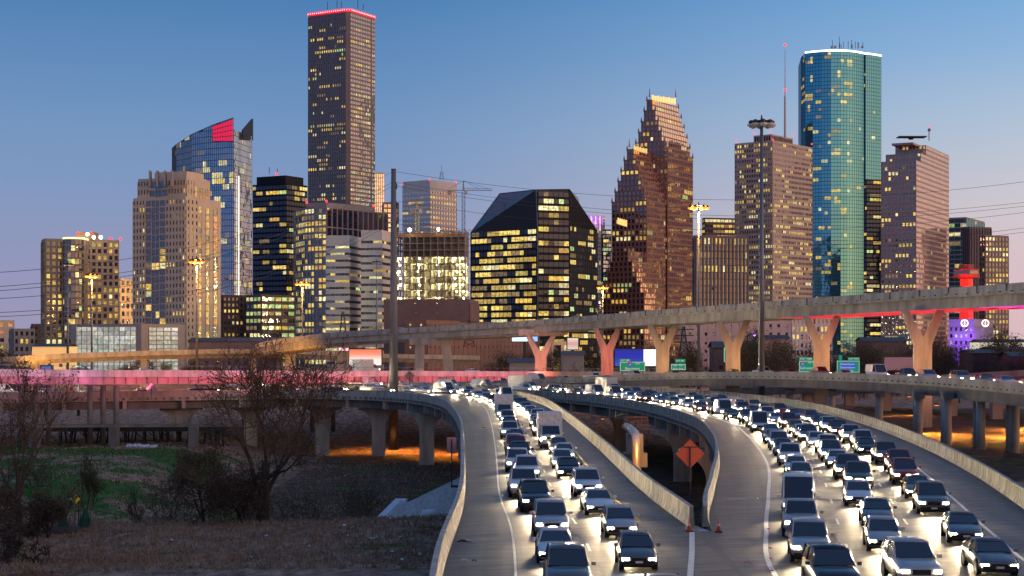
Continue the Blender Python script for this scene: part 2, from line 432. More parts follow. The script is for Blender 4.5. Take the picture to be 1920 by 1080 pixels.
def ribbon(left, right, n=160, cols=4, dz=0):
    """surface between two edge paths, uv in metres"""
    Lp = resample(left, n); Rp = resample(right, n); m = MB(); m.uv = []; s = 0
    for k in range(n):
        if k: s += ((Lp[k]-Lp[k-1]).length+(Rp[k]-Rp[k-1]).length)/2
        wd = (Rp[k]-Lp[k]).length
        for j in range(cols+1):
            q = Lp[k].lerp(Rp[k], j/cols); m.v.append((q.x, q.y, q.z+dz)); m.uv.append((wd*j/cols, s))
    for k in range(n-1):
        for j in range(cols):
            a = k*(cols+1)+j; m.f.append((a, a+1, a+cols+2, a+cols+1)); m.c.append(None)
    return m
# edge paths at z=0, from the camera outwards
A_L = smooth_path([(-1, 20, 0), (-2.2, 45, 0), (-3.1, 71.6, 0), (-3.05, 100, 0), (-3.6, 125, 0), (-4.6, 155, 0), (-5.8, 190, 0), (-8.5, 233, 0), (-11.5, 263, 0), (-17, 287, 0), (-27, 305, 0), (-42, 312, 0), (-61, 305, 0), (-96, 292, 0), (-150, 276, 0), (-240, 250, 0)], 2.5)
A_R = smooth_path([(10.2, 20, 0), (10.2, 60, 0), (10.0, 88, 0), (9.1, 112, 0), (8.5, 150, 0), (7.2, 210, 0), (5.2, 262, 0), (1, 298, 0), (-8, 320, 0), (-22, 333, 0), (-42, 336, 0), (-61, 326, 0), (-96, 310, 0), (-150, 294, 0), (-240, 268, 0)], 2.5)
B_L = smooth_path([(10.2, 20, 0), (10.3, 60, 0), (11, 88, 0), (14.2, 112, 0), (17.8, 137, 0), (21, 166, 0), (23, 203, 0), (20.2, 248, 0), (13.5, 281, 0), (4.5, 306, 0), (-8, 324, 0), (-22, 336.5, 0), (-42, 339.5, 0), (-61, 329, 0)], 2.5)
B_R = smooth_path([(14, 20, 0), (20, 45, 0), (26.6, 71, 0), (32, 100, 0), (37, 131, 0), (41.3, 166, 0), (44.8, 210, 0), (45, 252, 0), (41, 288, 0), (31, 322, 0), (15.5, 347, 0), (-2, 359, 0), (-22, 363, 0), (-42, 360, 0), (-61, 350, 0)], 2.5)
struct(ribbon(A_L, A_R, 200).build('road', RM)); struct(ribbon(B_L, B_R, 200).build('road', RM))
def cut(path, y0, y1): return [q for q in path if y0 <= q.y <= y1]
def first(path, n0, n1): return path[n0:n1]
# decks and girders under the carriageways (beyond the fill)
def idx_at(path, Y): return next(k for k, q in enumerate(path) if q.y >= Y)
BP = [(0.24, -0.02), (0.24, 0.12), (0.12, 0.38), (0.09, 1.1), (-0.09, 1.1), (-0.2, -0.02)]       # safety-shape barrier, sloped face to the right
BPm = [(-a, z) for a, z in BP][::-1]
def barrier(path, prof, label, joint=8, m=CONC_W):
    r = thing('concrete_barrier', label, 'barrier', tuple(path[0]))
    b = MB(); b.sweep(path, prof); b.build('wall', m, r)
    d = MB(); L_ = plen(path); s = joint
    d.sweep([q+Vector((0, 0, 1.1)) for q in path], [(0.13, 0), (0.13, 0.05), (-0.13, 0.05), (-0.13, 0)])
    d.build('coping', CONC_P, r)
    e = []
    while s < L_-1:
        q, tt = walk(path, s); M = Matrix.Translation(q) @ Matrix.Rotation(math.atan2(tt.y, tt.x), 4, 'Z')
        e.append(one(lambda z: z.box(-0.02, 0.02, -0.108, 0.108, 0.0, 1.153, M))); s += joint
    pieces('joint', DSTEEL, r, e)
    return r
iA = idx_at(A_R, 89.5); iB = idx_at(B_L, 89.5)
barrier(offset(A_L, -0.25), BP, 'long pale concrete barrier on the outer left edge of the left carriageway', 6, CONC_P)
barrier(offset(A_R[iA:idx_at(A_R, 318)], 0.25), BPm, 'stained concrete barrier right of the left carriageway, running back from the gore point')
barrier(offset(B_L[iB:], -0.25), BP, 'curved concrete barrier on the inner left edge of the right carriageway')
barrier(offset(B_R, 0.25), BPm, 'long streaky concrete barrier sweeping round the outer edge of the right carriageway', 5)
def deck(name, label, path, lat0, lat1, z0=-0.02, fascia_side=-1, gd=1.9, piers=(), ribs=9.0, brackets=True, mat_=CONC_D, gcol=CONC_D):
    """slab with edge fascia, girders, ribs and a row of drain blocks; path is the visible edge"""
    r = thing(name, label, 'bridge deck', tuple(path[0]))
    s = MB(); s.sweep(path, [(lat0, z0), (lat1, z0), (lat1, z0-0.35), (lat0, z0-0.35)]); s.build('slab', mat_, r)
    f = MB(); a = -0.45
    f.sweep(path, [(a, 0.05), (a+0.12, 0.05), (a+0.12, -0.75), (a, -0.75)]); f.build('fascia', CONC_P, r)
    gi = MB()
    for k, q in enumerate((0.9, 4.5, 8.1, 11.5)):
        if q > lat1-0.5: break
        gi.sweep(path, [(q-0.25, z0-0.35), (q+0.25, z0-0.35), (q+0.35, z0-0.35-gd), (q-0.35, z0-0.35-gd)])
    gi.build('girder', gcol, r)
    if ribs:
        L_ = plen(path); d = ribs
        rb = []
        while d < L_-1:
            q, tt = walk(path, d); M = Matrix.Translation(q) @ Matrix.Rotation(math.atan2(tt.y, tt.x), 4, 'Z')
            # local x along travel, local y to the left -> visible side is +y
            rb.append(one(lambda z: z.box(-0.35, 0.35, -0.95, 0.35, z0-0.34-gd, z0-0.3, M))); d += ribs
        pieces('diaphragm', CONC_P, r, rb)
    if brackets:
        L_ = plen(path); d = 0.7; bk = []
        while d < L_:
            q, tt = walk(path, d); M = Matrix.Translation(q) @ Matrix.Rotation(math.atan2(tt.y, tt.x), 4, 'Z')
            bk.append(one(lambda z: z.box(-0.22, 0.22, 0.44, 0.62, -0.5, -0.1, M))); d += 1.5
        pieces('drain_bracket', CONC_D, r, bk)
    return r
dA = deck('bridge_deck', 'grey concrete bridge deck of the left carriageway on wide arched piers', A_L[idx_at(A_L, 148):], -0.4, 12.3, ribs=11.0)
dB = deck('bridge_deck', 'curved concrete bridge deck carrying the right carriageway above the underpass void', B_L[idx_at(B_L, 91):], -0.4, 18, ribs=11.0)
# piers with arched hammerhead caps (visible through the opening and at the left)
def arch_pier(parent, x, y, zb, zt, ang, wcap=5.2, th=1.5, sh=1.3, ch=3.6, flat=0.5):
    M = Matrix.Translation((x, y, 0)) @ Matrix.Rotation(ang, 4, 'Z')
    prof = [(sh, zb), (sh, zt-ch)]
    for k in range(1, 9):
        q = k/8*math.pi/2; prof.append((sh+(wcap-sh)*(1-math.cos(q)), zt-ch+(ch-flat)*math.sin(q)))
    prof += [(wcap, zt)]
    full = prof+[(-a, z) for a, z in reversed(prof)]
    m = MB(); n0 = len(full)
    for yy in (-th, th):
        for a, z in full: m.v.append(tuple(M @ Vector((a, yy, z))))
    m.f.append(tuple(range(n0))); m.f.append(tuple(range(2*n0-1, n0-1, -1)))
    for k in range(n0):
        j = (k+1) % n0; m.f.append((k, k+n0, j+n0, j))
    m.c = [None]*len(m.f)
    m.box(-0.35, 0.35, -th-0.08, -th+0.01, zb, zt-ch, M)
    return m.build('pier', CONC_P, parent)
for (px, D) in ((800, 290), (710, 311), (605, 319), (470, 318), (340, 309)):
    v = at(px, 640, D); arch_pier(dA, v.x, v.y, ground_z(v.x, v.y)-1, -2.35, R(4), 3.9)
for (px, D) in ((1280, 232), (1040, 330), (1165, 300), (1345, 190)):
    v = at(px, 640, D); arch_pier(dB, v.x, v.y, ground_z(v.x, v.y)-1, -2.35, R(-8), 4.6)
# retaining wall where the left carriageway stands on fill
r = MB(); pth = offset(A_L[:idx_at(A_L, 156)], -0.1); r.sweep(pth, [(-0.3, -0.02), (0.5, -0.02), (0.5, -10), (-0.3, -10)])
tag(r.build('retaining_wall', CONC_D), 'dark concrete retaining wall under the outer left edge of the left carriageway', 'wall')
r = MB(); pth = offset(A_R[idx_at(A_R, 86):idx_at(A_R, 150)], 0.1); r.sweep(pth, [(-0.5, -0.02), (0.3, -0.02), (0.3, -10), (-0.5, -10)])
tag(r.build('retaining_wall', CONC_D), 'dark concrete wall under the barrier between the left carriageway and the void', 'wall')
# gore apron between the two noses
r = MB(); r.poly([(9.9, 88, -0.05), (11.2, 88, -0.05), (14.2, 112, -0.9), (14.2, 113, -9), (8.9, 113, -9), (8.9, 112, -0.9)])
q_ = MB(); q_.poly([(9.3, 35, -0.012), (11.3, 35, -0.012), (11.6, 88.6, -0.012), (9.3, 88.6, -0.012)]); struct(q_.build('gore_pavement', RM))
struct(r.build('gore_apron', matte('apron_concrete', (0.4, 0.42, 0.44), 0.6, 0.15, 1)))
# abutment slope paving at the bayou edge, left
pts = [at(706, 973, 160), at(742, 937, 176), at(760, 944, 177), at(866, 893, 188), at(876, 960, 150)]
r = MB(); r.poly([pts[0], pts[4], pts[3], pts[2], pts[1]]); r.poly([pts[0], pts[1], pts[1]+Vector((0, 0, -2)), pts[0]+Vector((0, 0, -2))][::-1]); r.poly([pts[0]+Vector((0,0,-2)), pts[4]+Vector((0,0,-2)), pts[4], pts[0]])
tag(r.build('slope_paving', matte('streaked_slope_concrete', (0.33, 0.31, 0.29), 0.8, 0.35, 1.2, (3, 0.3, 0.3))), 'pale concrete slope paving running down to the bayou beside the left carriageway', 'embankment')
r = MB(); q0, q1 = pts[0]+Vector((0, 0, 0.15)), pts[1]+Vector((0, 0, 0.15)); e = Vector((1.3, 0, 0)); r.quad(q0, q0+e, q1+e, q1); r.quad(q0+Vector((0,0,-0.5)), q0+e+Vector((0,0,-0.5)), q0+e, q0); r.quad(q0+e+Vector((0,0,-.5)), q1+e+Vector((0,0,-.5)), q1+e, q0+e)
tag(r.build('concrete_curb', matte('blue_white_curb', (0.5, 0.55, 0.6), 0.6, 0.1, 1)), 'whitish concrete curb along the bottom left edge of the slope paving', 'curb')

# ------------------------------------------------------------ markings
E = offset(B_L, 0)  # solid edge line of the right carriageway follows its inner edge 1.5 .. 5 m in
EDG = smooth_path([(11.0, 20, 0), (11.3, 45, 0), (11.8, 71.6, 0), (14.3, 90, 0), (17.4, 108.6, 0), (22.0, 138, 0), (26.0, 176, 0), (28, 207, 0), (26.0, 245, 0), (19.5, 282, 0), (9, 312, 0), (-6, 331, 0), (-22, 342, 0), (-42, 345, 0), (-61, 335, 0)], 2.5)
def line(path, name, label, wd=0.2, dash=None, m=PAINTW, dz=0.008, group=None):
    o = MB()
    if dash is None: o.sweep(path, [(-wd/2, dz), (wd/2, dz)], closed=False)
    else:
        s = 0; L_ = plen(path)
        while s < L_-dash[0]:
            pts = [walk(path, s+dash[0]*k/2)[0] for k in range(3)]
            b = MB(); b.sweep(pts, [(-wd/2, dz), (wd/2, dz)], closed=False)
            n0 = len(o.v); o.v += b.v; o.f += [tuple(i+n0 for i in f) for f in b.f]; o.c += b.c; s += dash[0]+dash[1]
    q = o.build(name, m); return struct(q)
line(EDG, 'edge_line', '', 0.24)
LB = [offset(EDG, a) for a in (2.1, 6.0, 9.9)]
DASH = offset(EDG, 4.1)
line(DASH, 'lane_line', '', 0.14, (3, 9)); line(offset(DASH, 0, 0), 'lane_line_contrast', '', 0.16, (2.2, 9.8), DSTEEL, 0.006)
line(offset(EDG, 8.0), 'lane_line', '', 0.14, (3, 9)); line(offset(EDG, 12.2), 'edge_line', '', 0.2)
AR2 = offset(A_R, -2.4); line(AR2[idx_at(AR2, 92):], 'edge_line', '', 0.2, m=PAINTY); line(offset(A_R, -6.2), 'lane_line', '', 0.12, (3, 9))
line(offset(A_R, -10), 'edge_line', '', 0.12)
line([Vector(v) for v in ((9.9, 88, 0), (9.0, 80, 0), (7.9, 71, 0), (7.6, 60, 0), (7.5, 45, 0))], 'gore_line', '', 0.28)
LA = [offset(A_R, -4.3), offset(A_R, -8.1)]
j = MB()
for (pa, pb) in (((-2.8, 108.6), (8.8, 107.2)), ((14.1, 107), (33.2, 103.5))):
    a = Vector((*pa, 0.012)); b_ = Vector((*pb, 0.012)); u = Vector((0, 0.14, 0)); j.quad(a, b_, b_+u, a+u)
struct(j.build('expansion_joint', matte('joint_metal', (0.65, 0.6, 0.5), 0.25, 0.1, 2, metal=0.8)))

# ------------------------------------------------------------ single-lane ramp behind the right carriageway
def P3(L3): return smooth_path([at(x, y, D) for x, y, D in L3], 3)
C_F = P3([(2250, 745, 135), (2060, 728, 155), (1920, 718, 175), (1750, 706, 215), (1600, 700, 250), (1450, 697, 285), (1300, 698, 315), (1150, 703, 340), (1000, 711, 365), (880, 718, 385), (800, 722, 392)])
# this path is the top of the parapet; the deck lies 0.9 m lower
CD = [q+Vector((0, 0, -0.95)) for q in C_F]
r = thing('ramp_bridge', 'curved single-lane concrete ramp on round columns behind the right carriageway', 'bridge', tuple(CD[0]))
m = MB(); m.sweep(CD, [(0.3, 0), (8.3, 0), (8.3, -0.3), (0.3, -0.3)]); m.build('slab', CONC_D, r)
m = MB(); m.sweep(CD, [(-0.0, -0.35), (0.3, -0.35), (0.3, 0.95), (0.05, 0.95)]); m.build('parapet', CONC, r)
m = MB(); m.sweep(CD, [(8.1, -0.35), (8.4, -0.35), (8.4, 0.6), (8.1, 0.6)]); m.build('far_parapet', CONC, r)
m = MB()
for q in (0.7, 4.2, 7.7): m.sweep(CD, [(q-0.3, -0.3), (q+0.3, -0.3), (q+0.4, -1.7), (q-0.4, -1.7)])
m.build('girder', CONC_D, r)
m = MB(); s = 2
while s < plen(CD)-2:
    q, tt = walk(CD, s); M = Matrix.Translation(q) @ Matrix.Rotation(math.atan2(tt.y, tt.x), 4, 'Z'); m.box(-0.25, 0.25, -0.01, 0.12, -0.05, 0.12, M); s += 2.6
m.build('scupper', DSTEEL, r)
def round_pier(par, v, zt, rad=0.55, n=10):
    m = MB(); m.tube([(v.x, v.y, ground_z(v.x, v.y)-1.5), (v.x, v.y, zt)], rad, n); return m.build('pier', CONC, par, True)
for (px, D) in ((1905, 190), (1841, 197), (1778, 206), (1724, 217), (1650, 238), (1560, 262), (1480, 280), (1395, 297)):
    v = at(px, 640, D); zt = zat(718, D)-1.9
    for dx, dy in ((0, 0.5), (1.2, 6)): round_pier(r, v+Vector((dx, dy, 0)), zt+0.4, 0.55)
    cp = MB(); M = Matrix.Translation((v.x, v.y, 0)) @ Matrix.Rotation(R(78), 4, 'Z'); cp.box(-0.8, 7.5, -0.7, 0.7, zt-0.2, zt+0.7, M); cp.build('pier_cap', CONC_D, r)
# older road bridge parallel to it, lower right
r = thing('road_bridge', 'dark flat road bridge on square columns beyond the right carriageway', 'bridge', tuple(at(1700, 745, 300)))
pth = [at(2300, 700, 250), at(1920, 705, 262), at(1600, 722, 320), at(1330, 730, 370)]
m = MB(); m.sweep(pth, [(0, 0), (12, 0), (12, -1.5), (0, -1.5)]); m.build('deck', CONC_D, r)
m = MB(); m.sweep(pth, [(0, 0), (0.3, 0), (0.3, 1.0), (0, 1.0)]); m.build('parapet', CONC, r)
for px, D in ((1882, 270), (1795, 282), (1737, 292), (1670, 305), (1600, 322), (1520, 336)):
    v = at(px, 640, D); m = MB(); M = Matrix.Translation((v.x, v.y+4, 0)); m.box(-0.9, 0.9, -0.9, 0.9, -5, zat(715, D)-1.2, M); m.build('pier', CONC, r)

# ------------------------------------------------------------ high flyover
FL = smooth_path([at(x, y, D) for x, y, D in [(2250, 490, 182), (2080, 512, 198), (1920, 529, 217), (1745, 542, 245), (1550, 557, 276), (1380, 570, 308), (1245, 580, 341), (1137, 589, 372), (1015, 599, 402), (900, 607, 425), (740, 616, 441), (620, 624, 452), (540, 633, 462), (492, 641, 480), (478, 647, 510), (490, 650, 560), (540, 652, 620)]], 3)
FD = [q+Vector((0, 0, -1.0)) for q in FL]
r = thing('highway_flyover', 'long high concrete flyover on tall branching Y-shaped piers crossing the whole view', 'bridge', tuple(FD[0]))
m = MB(); m.sweep(FD, [(0.3, 0), (11.5, 0), (11.5, -0.3), (0.3, -0.3)]); m.build('slab', CONC, r)
m = MB(); m.sweep(FD, [(-0.05, -0.45), (0.3, -0.45), (0.3, 1.0), (0.05, 1.0)]); m.build('parapet', CONC_P, r)
m = MB(); m.sweep(FD, [(11.3, -0.3), (11.6, -0.3), (11.6, 0.7), (11.3, 0.7)]); m.build('far_parapet', CONC_P, r)
FB = FD[:next(k for k, q in enumerate(FD) if q.y > 406)]
m = MB()
for q in (1.0, 4.2, 7.4, 10.6): m.sweep(FD, [(q-0.25, -0.3), (q+0.25, -0.3), (q+0.4, -2.1), (q-0.4, -2.1)])
m.build('girder', CONC_P, r)
FX = FD[next(k for k, q in enumerate(FD) if q.y > 404):]
m = MB(); m.sweep(FX, [(0.62, -0.32), (11.1, -0.32), (9.8, -2.75), (1.6, -2.75)]); m.build('box_girder', CONC_P, r)
m = MB(); s = 2
while s < plen(FD)-2:
    q, tt = walk(FD, s); M = Matrix.Translation(q) @ Matrix.Rotation(math.atan2(tt.y, tt.x), 4, 'Z'); m.box(-0.3, 0.3, -0.01, 0.14, -0.12, 0.02, M); s += 3.4
m.build('scupper', DSTEEL, r)
m = MB(); s = 5
while s < plen(FD)-2:
    q, tt = walk(FD, s); M = Matrix.Translation(q) @ Matrix.Rotation(math.atan2(tt.y, tt.x), 4, 'Z'); m.box(-0.04, 0.04, -0.02, 0.1, 0.02, 1.0, M); s += 9
m.build('joint', DSTEEL, r)
def y_pier(par, px, D, ytop, ghz=None, m_=CONC_P, arm=3.35, sh=1.4, fork=0.42):
    v = at(px, 640, D); zt = zat(ytop, D)-3.1; gz_ = min(ground_z(v.x, v.y)-1, -4); z0 = zt-(zt-(-3))*0.0
    H = 13.0*1.0; zf = zt-5.2
    M = Matrix.Translation((v.x, v.y+5.5, 0)) @ Matrix.Rotation(R(-10), 4, 'Z')
    pr = [(-sh, gz_), (sh, gz_), (sh, zf-0.3), (arm, zt), (arm-1.15, zt), (0, zf+0.9), (-arm+1.15, zt), (-arm, zt), (-sh, zf-0.3)]
    m = MB(); n0 = len(pr)
    for yy in (-0.8, 0.8):
        for a, z in pr: m.v.append(tuple(M @ Vector((a, yy, z))))
    def F_(idx): m.f.append(tuple(idx)); m.f.append(tuple(n0+i for i in reversed(idx)))
    F_([0, 1, 2, 5, 8]); F_([2, 3, 4, 5]); F_([8, 5, 6, 7])
    for k in range(n0):
        j = (k+1) % n0; m.f.append((k, k+n0, j+n0, j))
    m.c = [None]*len(m.f)
    warm = px > 1160; q_ = M @ Vector((2.2, -8.5, 0))
    light('pier_uplight', 'SPOT', (q_.x, q_.y, zf-3.2), (1, .46, .12) if warm else (1, .16, .08), 2600 if warm else 3800, par, .3, R(125), (-.25, 1, 0.0), .9)
    return m.build('pier', m_, par)
for px, D, yt in ((1747, 245, 542), (1552, 276, 557), (1382, 308, 570), (1247, 341, 580), (1141, 372, 589)):
    y_pier(r, px, D, yt)
y_pier(r, 1015, 402, 606, arm=3.8)
m = MB(); v = at(1015, 640, 402); M = Matrix.Translation((v.x, v.y+5.5, 0)) @ Matrix.Rotation(R(-10), 4, 'Z'); zt = zat(606, 402)-3.1; m.box(-5.5, 5.5, -1.4, 1.4, zt, zt+1.6, M); m.build('pier_cap', CONC_P, r)
# portal pier with splayed legs
v = at(808, 640, 438); zt = zat(634, 438)
m = MB(); M = Matrix.Translation((v.x, v.y-1, 0)); m.box(-5.8, 5.8, -1.4, 1.4, zt-1.8, zt, M); m.build('pier_cap', CONC_P, r)
for a, b_ in ((-2.9, -3.4), (4.2, 5.6)):
    m = MB()
    for yy in (-1.2, 1.2):
        for q in ((b_-1.3, -5), (b_+1.3, -5), (a+1.2, zt-1.8), (a-1.2, zt-1.8)): m.v.append((v.x+q[0], v.y-1+yy, q[1]))
    m.f = [(0, 1, 2, 3), (7, 6, 5, 4), (0, 4, 5, 1), (1, 5, 6, 2), (2, 6, 7, 3), (3, 7, 4, 0)]; m.c = [None]*6
    m.build('pier', CONC_P, r)
for px, D in ((640, 455), (540, 478)):
    v = at(px, 640, D); m = MB(); m.box(v.x-1.5, v.x+1.5, v.y+3, v.y+6, -5, zat(648, D)-1.5); m.build('pier', CONC_P, r)
# coloured LED strips fixed under the flyover girders at the right
st = [q for q in FD if q.y < 262]
LEDR, LEDM = glow_mat('led_red', (1, 0.02, 0.06), 0.75), glow_mat('led_magenta', (0.95, 0.03, 0.55), 0.9)
for lat in (1.0, 4.2, 7.4, 10.6):
    for s0, mm_ in (([q for q in FD if 233 < q.y < 296], LEDR), ([q for q in FD if q.y <= 235], LEDM)):
        m = MB(); m.sweep(s0, [(lat-.2, -2.12), (lat+.2, -2.12), (lat+.2, -2.2), (lat-.2, -2.2)]); m.build('led_strip', mm_, r)
        for j in range(0, len(s0), 3): light('led_light', 'POINT', offset(s0, lat+1.6)[j]+Vector((0, 0, -1.7)), (1, .02, .08) if mm_ is LEDR else (1, .05, .6), 120, r, .4)
# ------------------------------------------------------------ pink-lit steel girder bridge across the middle
PK = [at(x, y, D) for x, y, D in [(-250, 684, 268), (0, 687, 276), (200, 689, 284), (420, 690, 305), (640, 691, 345), (800, 692, 372), (1000, 693, 400), (1300, 694, 440)]][::-1]
PINKST = matte('faded_red_girder', (0.42, 0.2, 0.2), 0.6, 0.3, 0.5, (1, 1, 0.2))
r = thing('girder_bridge', 'flat steel girder road bridge lit pink, crossing behind the bare trees at left', 'bridge', tuple(PK[-1]))
m = MB(); m.sweep(PK, [(0.3, -1.3), (14, -1.3), (14, -1.6), (0.3, -1.6)]); m.build('slab', CONC_D, r)
m = MB(); m.sweep(PK, [(0, -1.7), (0.3, -1.7), (0.3, -0.45), (0, -0.45)]); m.build('parapet', CONC_P, r)
m = MB()
for q in (1.2, 5, 9, 13): m.sweep(PK, [(q-0.05, -1.75), (q+0.05, -1.75), (q+0.05, -2.95), (q-0.05, -2.95)]); m.sweep(PK, [(q-0.3, -2.95), (q+0.3, -2.95), (q+0.3, -3.05), (q-0.3, -3.05)])
m.build('girder', PINKST, r)
m = []; s = 1; rl = MB()
while s < plen(PK)-1:
    q, tt = walk(PK, s); M = Matrix.Translation(q) @ Matrix.Rotation(math.atan2(tt.y, tt.x), 4, 'Z'); m.append(one(lambda z: z.box(-0.06, 0.06, -1.16, -0.9, -2.95, -1.75, M)))
    rl.box(-0.05, 0.05, -0.2, -0.1, -0.3, 0.35, M); s += 2.4
pieces('stiffener', PINKST, r, m); rl.sweep(PK, [(0.1, 0.3), (0.2, 0.3), (0.2, 0.38), (0.1, 0.38)]); rl.build('railing', STEEL, r)
for px, D in ((50, 278), (180, 284), (600, 340), (870, 385), (1110, 415)):
    v = at(px, 640, D); cz = zat(718, D)-.6
    cp = MB(); M = Matrix.Translation((v.x, v.y+5, 0)) @ Matrix.Rotation(R(20), 4, 'Z'); cp.box(-3.2, 3.2, -1, 1, cz, cz+1.6, M); cp.build('pier_cap', CONC_D, r)
    for a in (-2.3, 0, 2.3):
        m = MB(); q = M @ Vector((a, 0, 0)); m.tube([(q.x, q.y, -9), (q.x, q.y, cz)], 0.5, 10); m.build('pier', CONC_D, r, True)
s = 60; k = 0
while s < plen(PK)-5:
    q, tt = walk(PK, s); l_ = Vector((tt.y, -tt.x, 0)); p_ = q-l_*4.5+Vector((0, 0, -3.6))
    light('pink_floodlight', 'SPOT', p_, (1, 0.22, 0.42) if q.x > -75 else (.9, .35, .75), 1700 if q.x < 20 else 1100, r, 0.3, R(150), l_*1.0+Vector((0, 0, 0.85)), 1.0); s += 9
# ------------------------------------------------------------ orange-lit viaduct beyond
OV = [at(x, y, D) for x, y, D in [(-150, 676, 440), (0, 671, 450), (120, 664, 465), (260, 659, 480), (420, 655.5, 500), (560, 656, 520), (700, 664, 540), (900, 668, 560)]][::-1]
r = thing('viaduct', 'slender concrete viaduct lit orange in front of the white arena', 'bridge', tuple(OV[-1]))
m = MB(); m.sweep(OV, [(0, -0.8), (9, -0.8), (9, -1.2), (0, -1.2)]); m.build('slab', CONC_P, r)
m = MB(); m.sweep(OV, [(-0.1, -1.3), (0.2, -1.3), (0.2, 0.2), (-0.1, 0.2)]); m.build('parapet', CONC_P, r)
m = MB(); m.sweep(OV, [(1.0, -1.2), (8.0, -1.2), (7.0, -2.6), (2.0, -2.6)]); m.build('girder', CONC_P, r)
for px, D in ((60, 458), (266, 482), (470, 507), (700, 541)):
    v = at(px, 640, D); m = MB(); m.box(v.x-1.0, v.x+1.0, v.y+2, v.y+5, -5, zat(668, D)-0.5); m.build('pier', CONC_P, r)
for k, px in enumerate((90, 300, 500)):
    v = at(px, 640, 455); light('sodium_uplight', 'SPOT', (v.x, v.y-6, 0), (1, 0.45, 0.08), 16000, r, 0.6, R(130), (0.1, 1, 0.35))
# ------------------------------------------------------------ walkway and timber trestle
WK = [at(-80, 797, 268), at(20, 797, 274), at(180, 796, 283), at(440, 795, 296)][::-1]
r = thing('footbridge', 'low grey footbridge with steel railings above the old timber trestle', 'footbridge', tuple(WK[0]))
m = MB(); m.sweep(WK, [(0, 0), (3, 0), (3, -0.5), (0, -0.5)]); m.build('deck', CONC_D, r)
m = MB()
for h in (0.3, 0.55, 0.8, 1.05, 1.35): m.sweep(WK, [(0.1, h), (0.16, h), (0.16, h+0.05), (0.1, h+0.05)])
s = 0.2
while s < plen(WK):
    q, tt = walk(WK, s); M = Matrix.Translation(q) @ Matrix.Rotation(math.atan2(tt.y, tt.x), 4, 'Z'); m.box(-0.05, 0.05, -0.2, -0.06, 0, 1.4, M); s += 2.2
m.build('railing', STEEL, r)
for k in range(3):
    v = at(60+150*k, 640, 276+7*k); m = MB(); m.box(v.x-0.8, v.x+0.8, v.y+0.6, v.y+2.4, -10, zat(797, 276+7*k)-0.45); m.build('pier', CONC_D, r)
TR = [at(425, 801, 302), at(260, 801, 293), at(90, 801, 285)]
r = thing('timber_trestle', 'old black timber rail trestle with many leaning posts over the bayou', 'trestle', tuple(TR[0]))
m = MB(); m.sweep(TR, [(0, 0), (4, 0), (4, -0.8), (0, -0.8)]); m.build('deck', WOOD, r)
s = 0.8; rr_ = random.Random(3)
while s < plen(TR):
    q, tt = walk(TR, s)
    for k in range(2 if rr_.random() < 0.6 else 3):
        m = MB(); a = rr_.uniform(-0.5, 0.5); y_ = k*1.6+rr_.uniform(0, .4); gzv = ground_z(q.x, q.y)-0.6
        m.tube([(q.x+a*1.4+rr_.uniform(-.4, .4), q.y+y_, gzv), (q.x+a*0.2, q.y+y_, q.z-0.7)], rr_.uniform(0.14, 0.2), 6)
        o = m.build('post', WOOD, r)
    s += rr_.uniform(1.2, 2.2)
m = MB()
for k in range(12):
    q, _ = walk(TR, 1+k*(plen(TR)-3)/12); a = rr_.uniform(-1.5, 1.5); m.tube([(q.x-1.3, q.y-0.2, q.z-0.9), (q.x+1.5, q.y-0.2, q.z-3.6)], 0.1, 4)
m.build('brace', WOOD, r)
# ------------------------------------------------------------ downtown buildings
GB = -5.0
Y1, Y2, W1, O1, G1 = (1.05, 0.74, 0.17), (0.85, 0.53, 0.10), (1.15, 1.0, 0.48), (1.05, 0.42, 0.10), (0.62, 0.85, 0.32)
DIM = (0.30, 0.20, 0.08)
PAL = {'warm': [Y1, Y1, Y1, Y2, Y2, W1, W1, G1, DIM, DIM, DIM], 'orange': [O1, Y2, DIM], 'white': [W1, W1, Y1, DIM], 'green': [G1, W1, Y1, G1, DIM], 'yel': [Y1, Y2, Y1, W1, DIM], 'all': [Y1, W1, O1, Y2, DIM]}
UNIT = {}
def unit_pane(col, gm):
    key = (col, gm.name)
    if key not in UNIT:
        m = MB(); m.quad((0, 0, 0), (1, 0, 0), (1, 0, 1), (0, 0, 1), col)
        me = bpy.data.meshes.new('window'); me.from_pydata(m.v, [], m.f); a = me.attributes.new('litc', 'FLOAT_COLOR', 'FACE')
        a.data.foreach_set('color', [*col, 1]); me.materials.append(gm); UNIT[key] = me
    return UNIT[key]
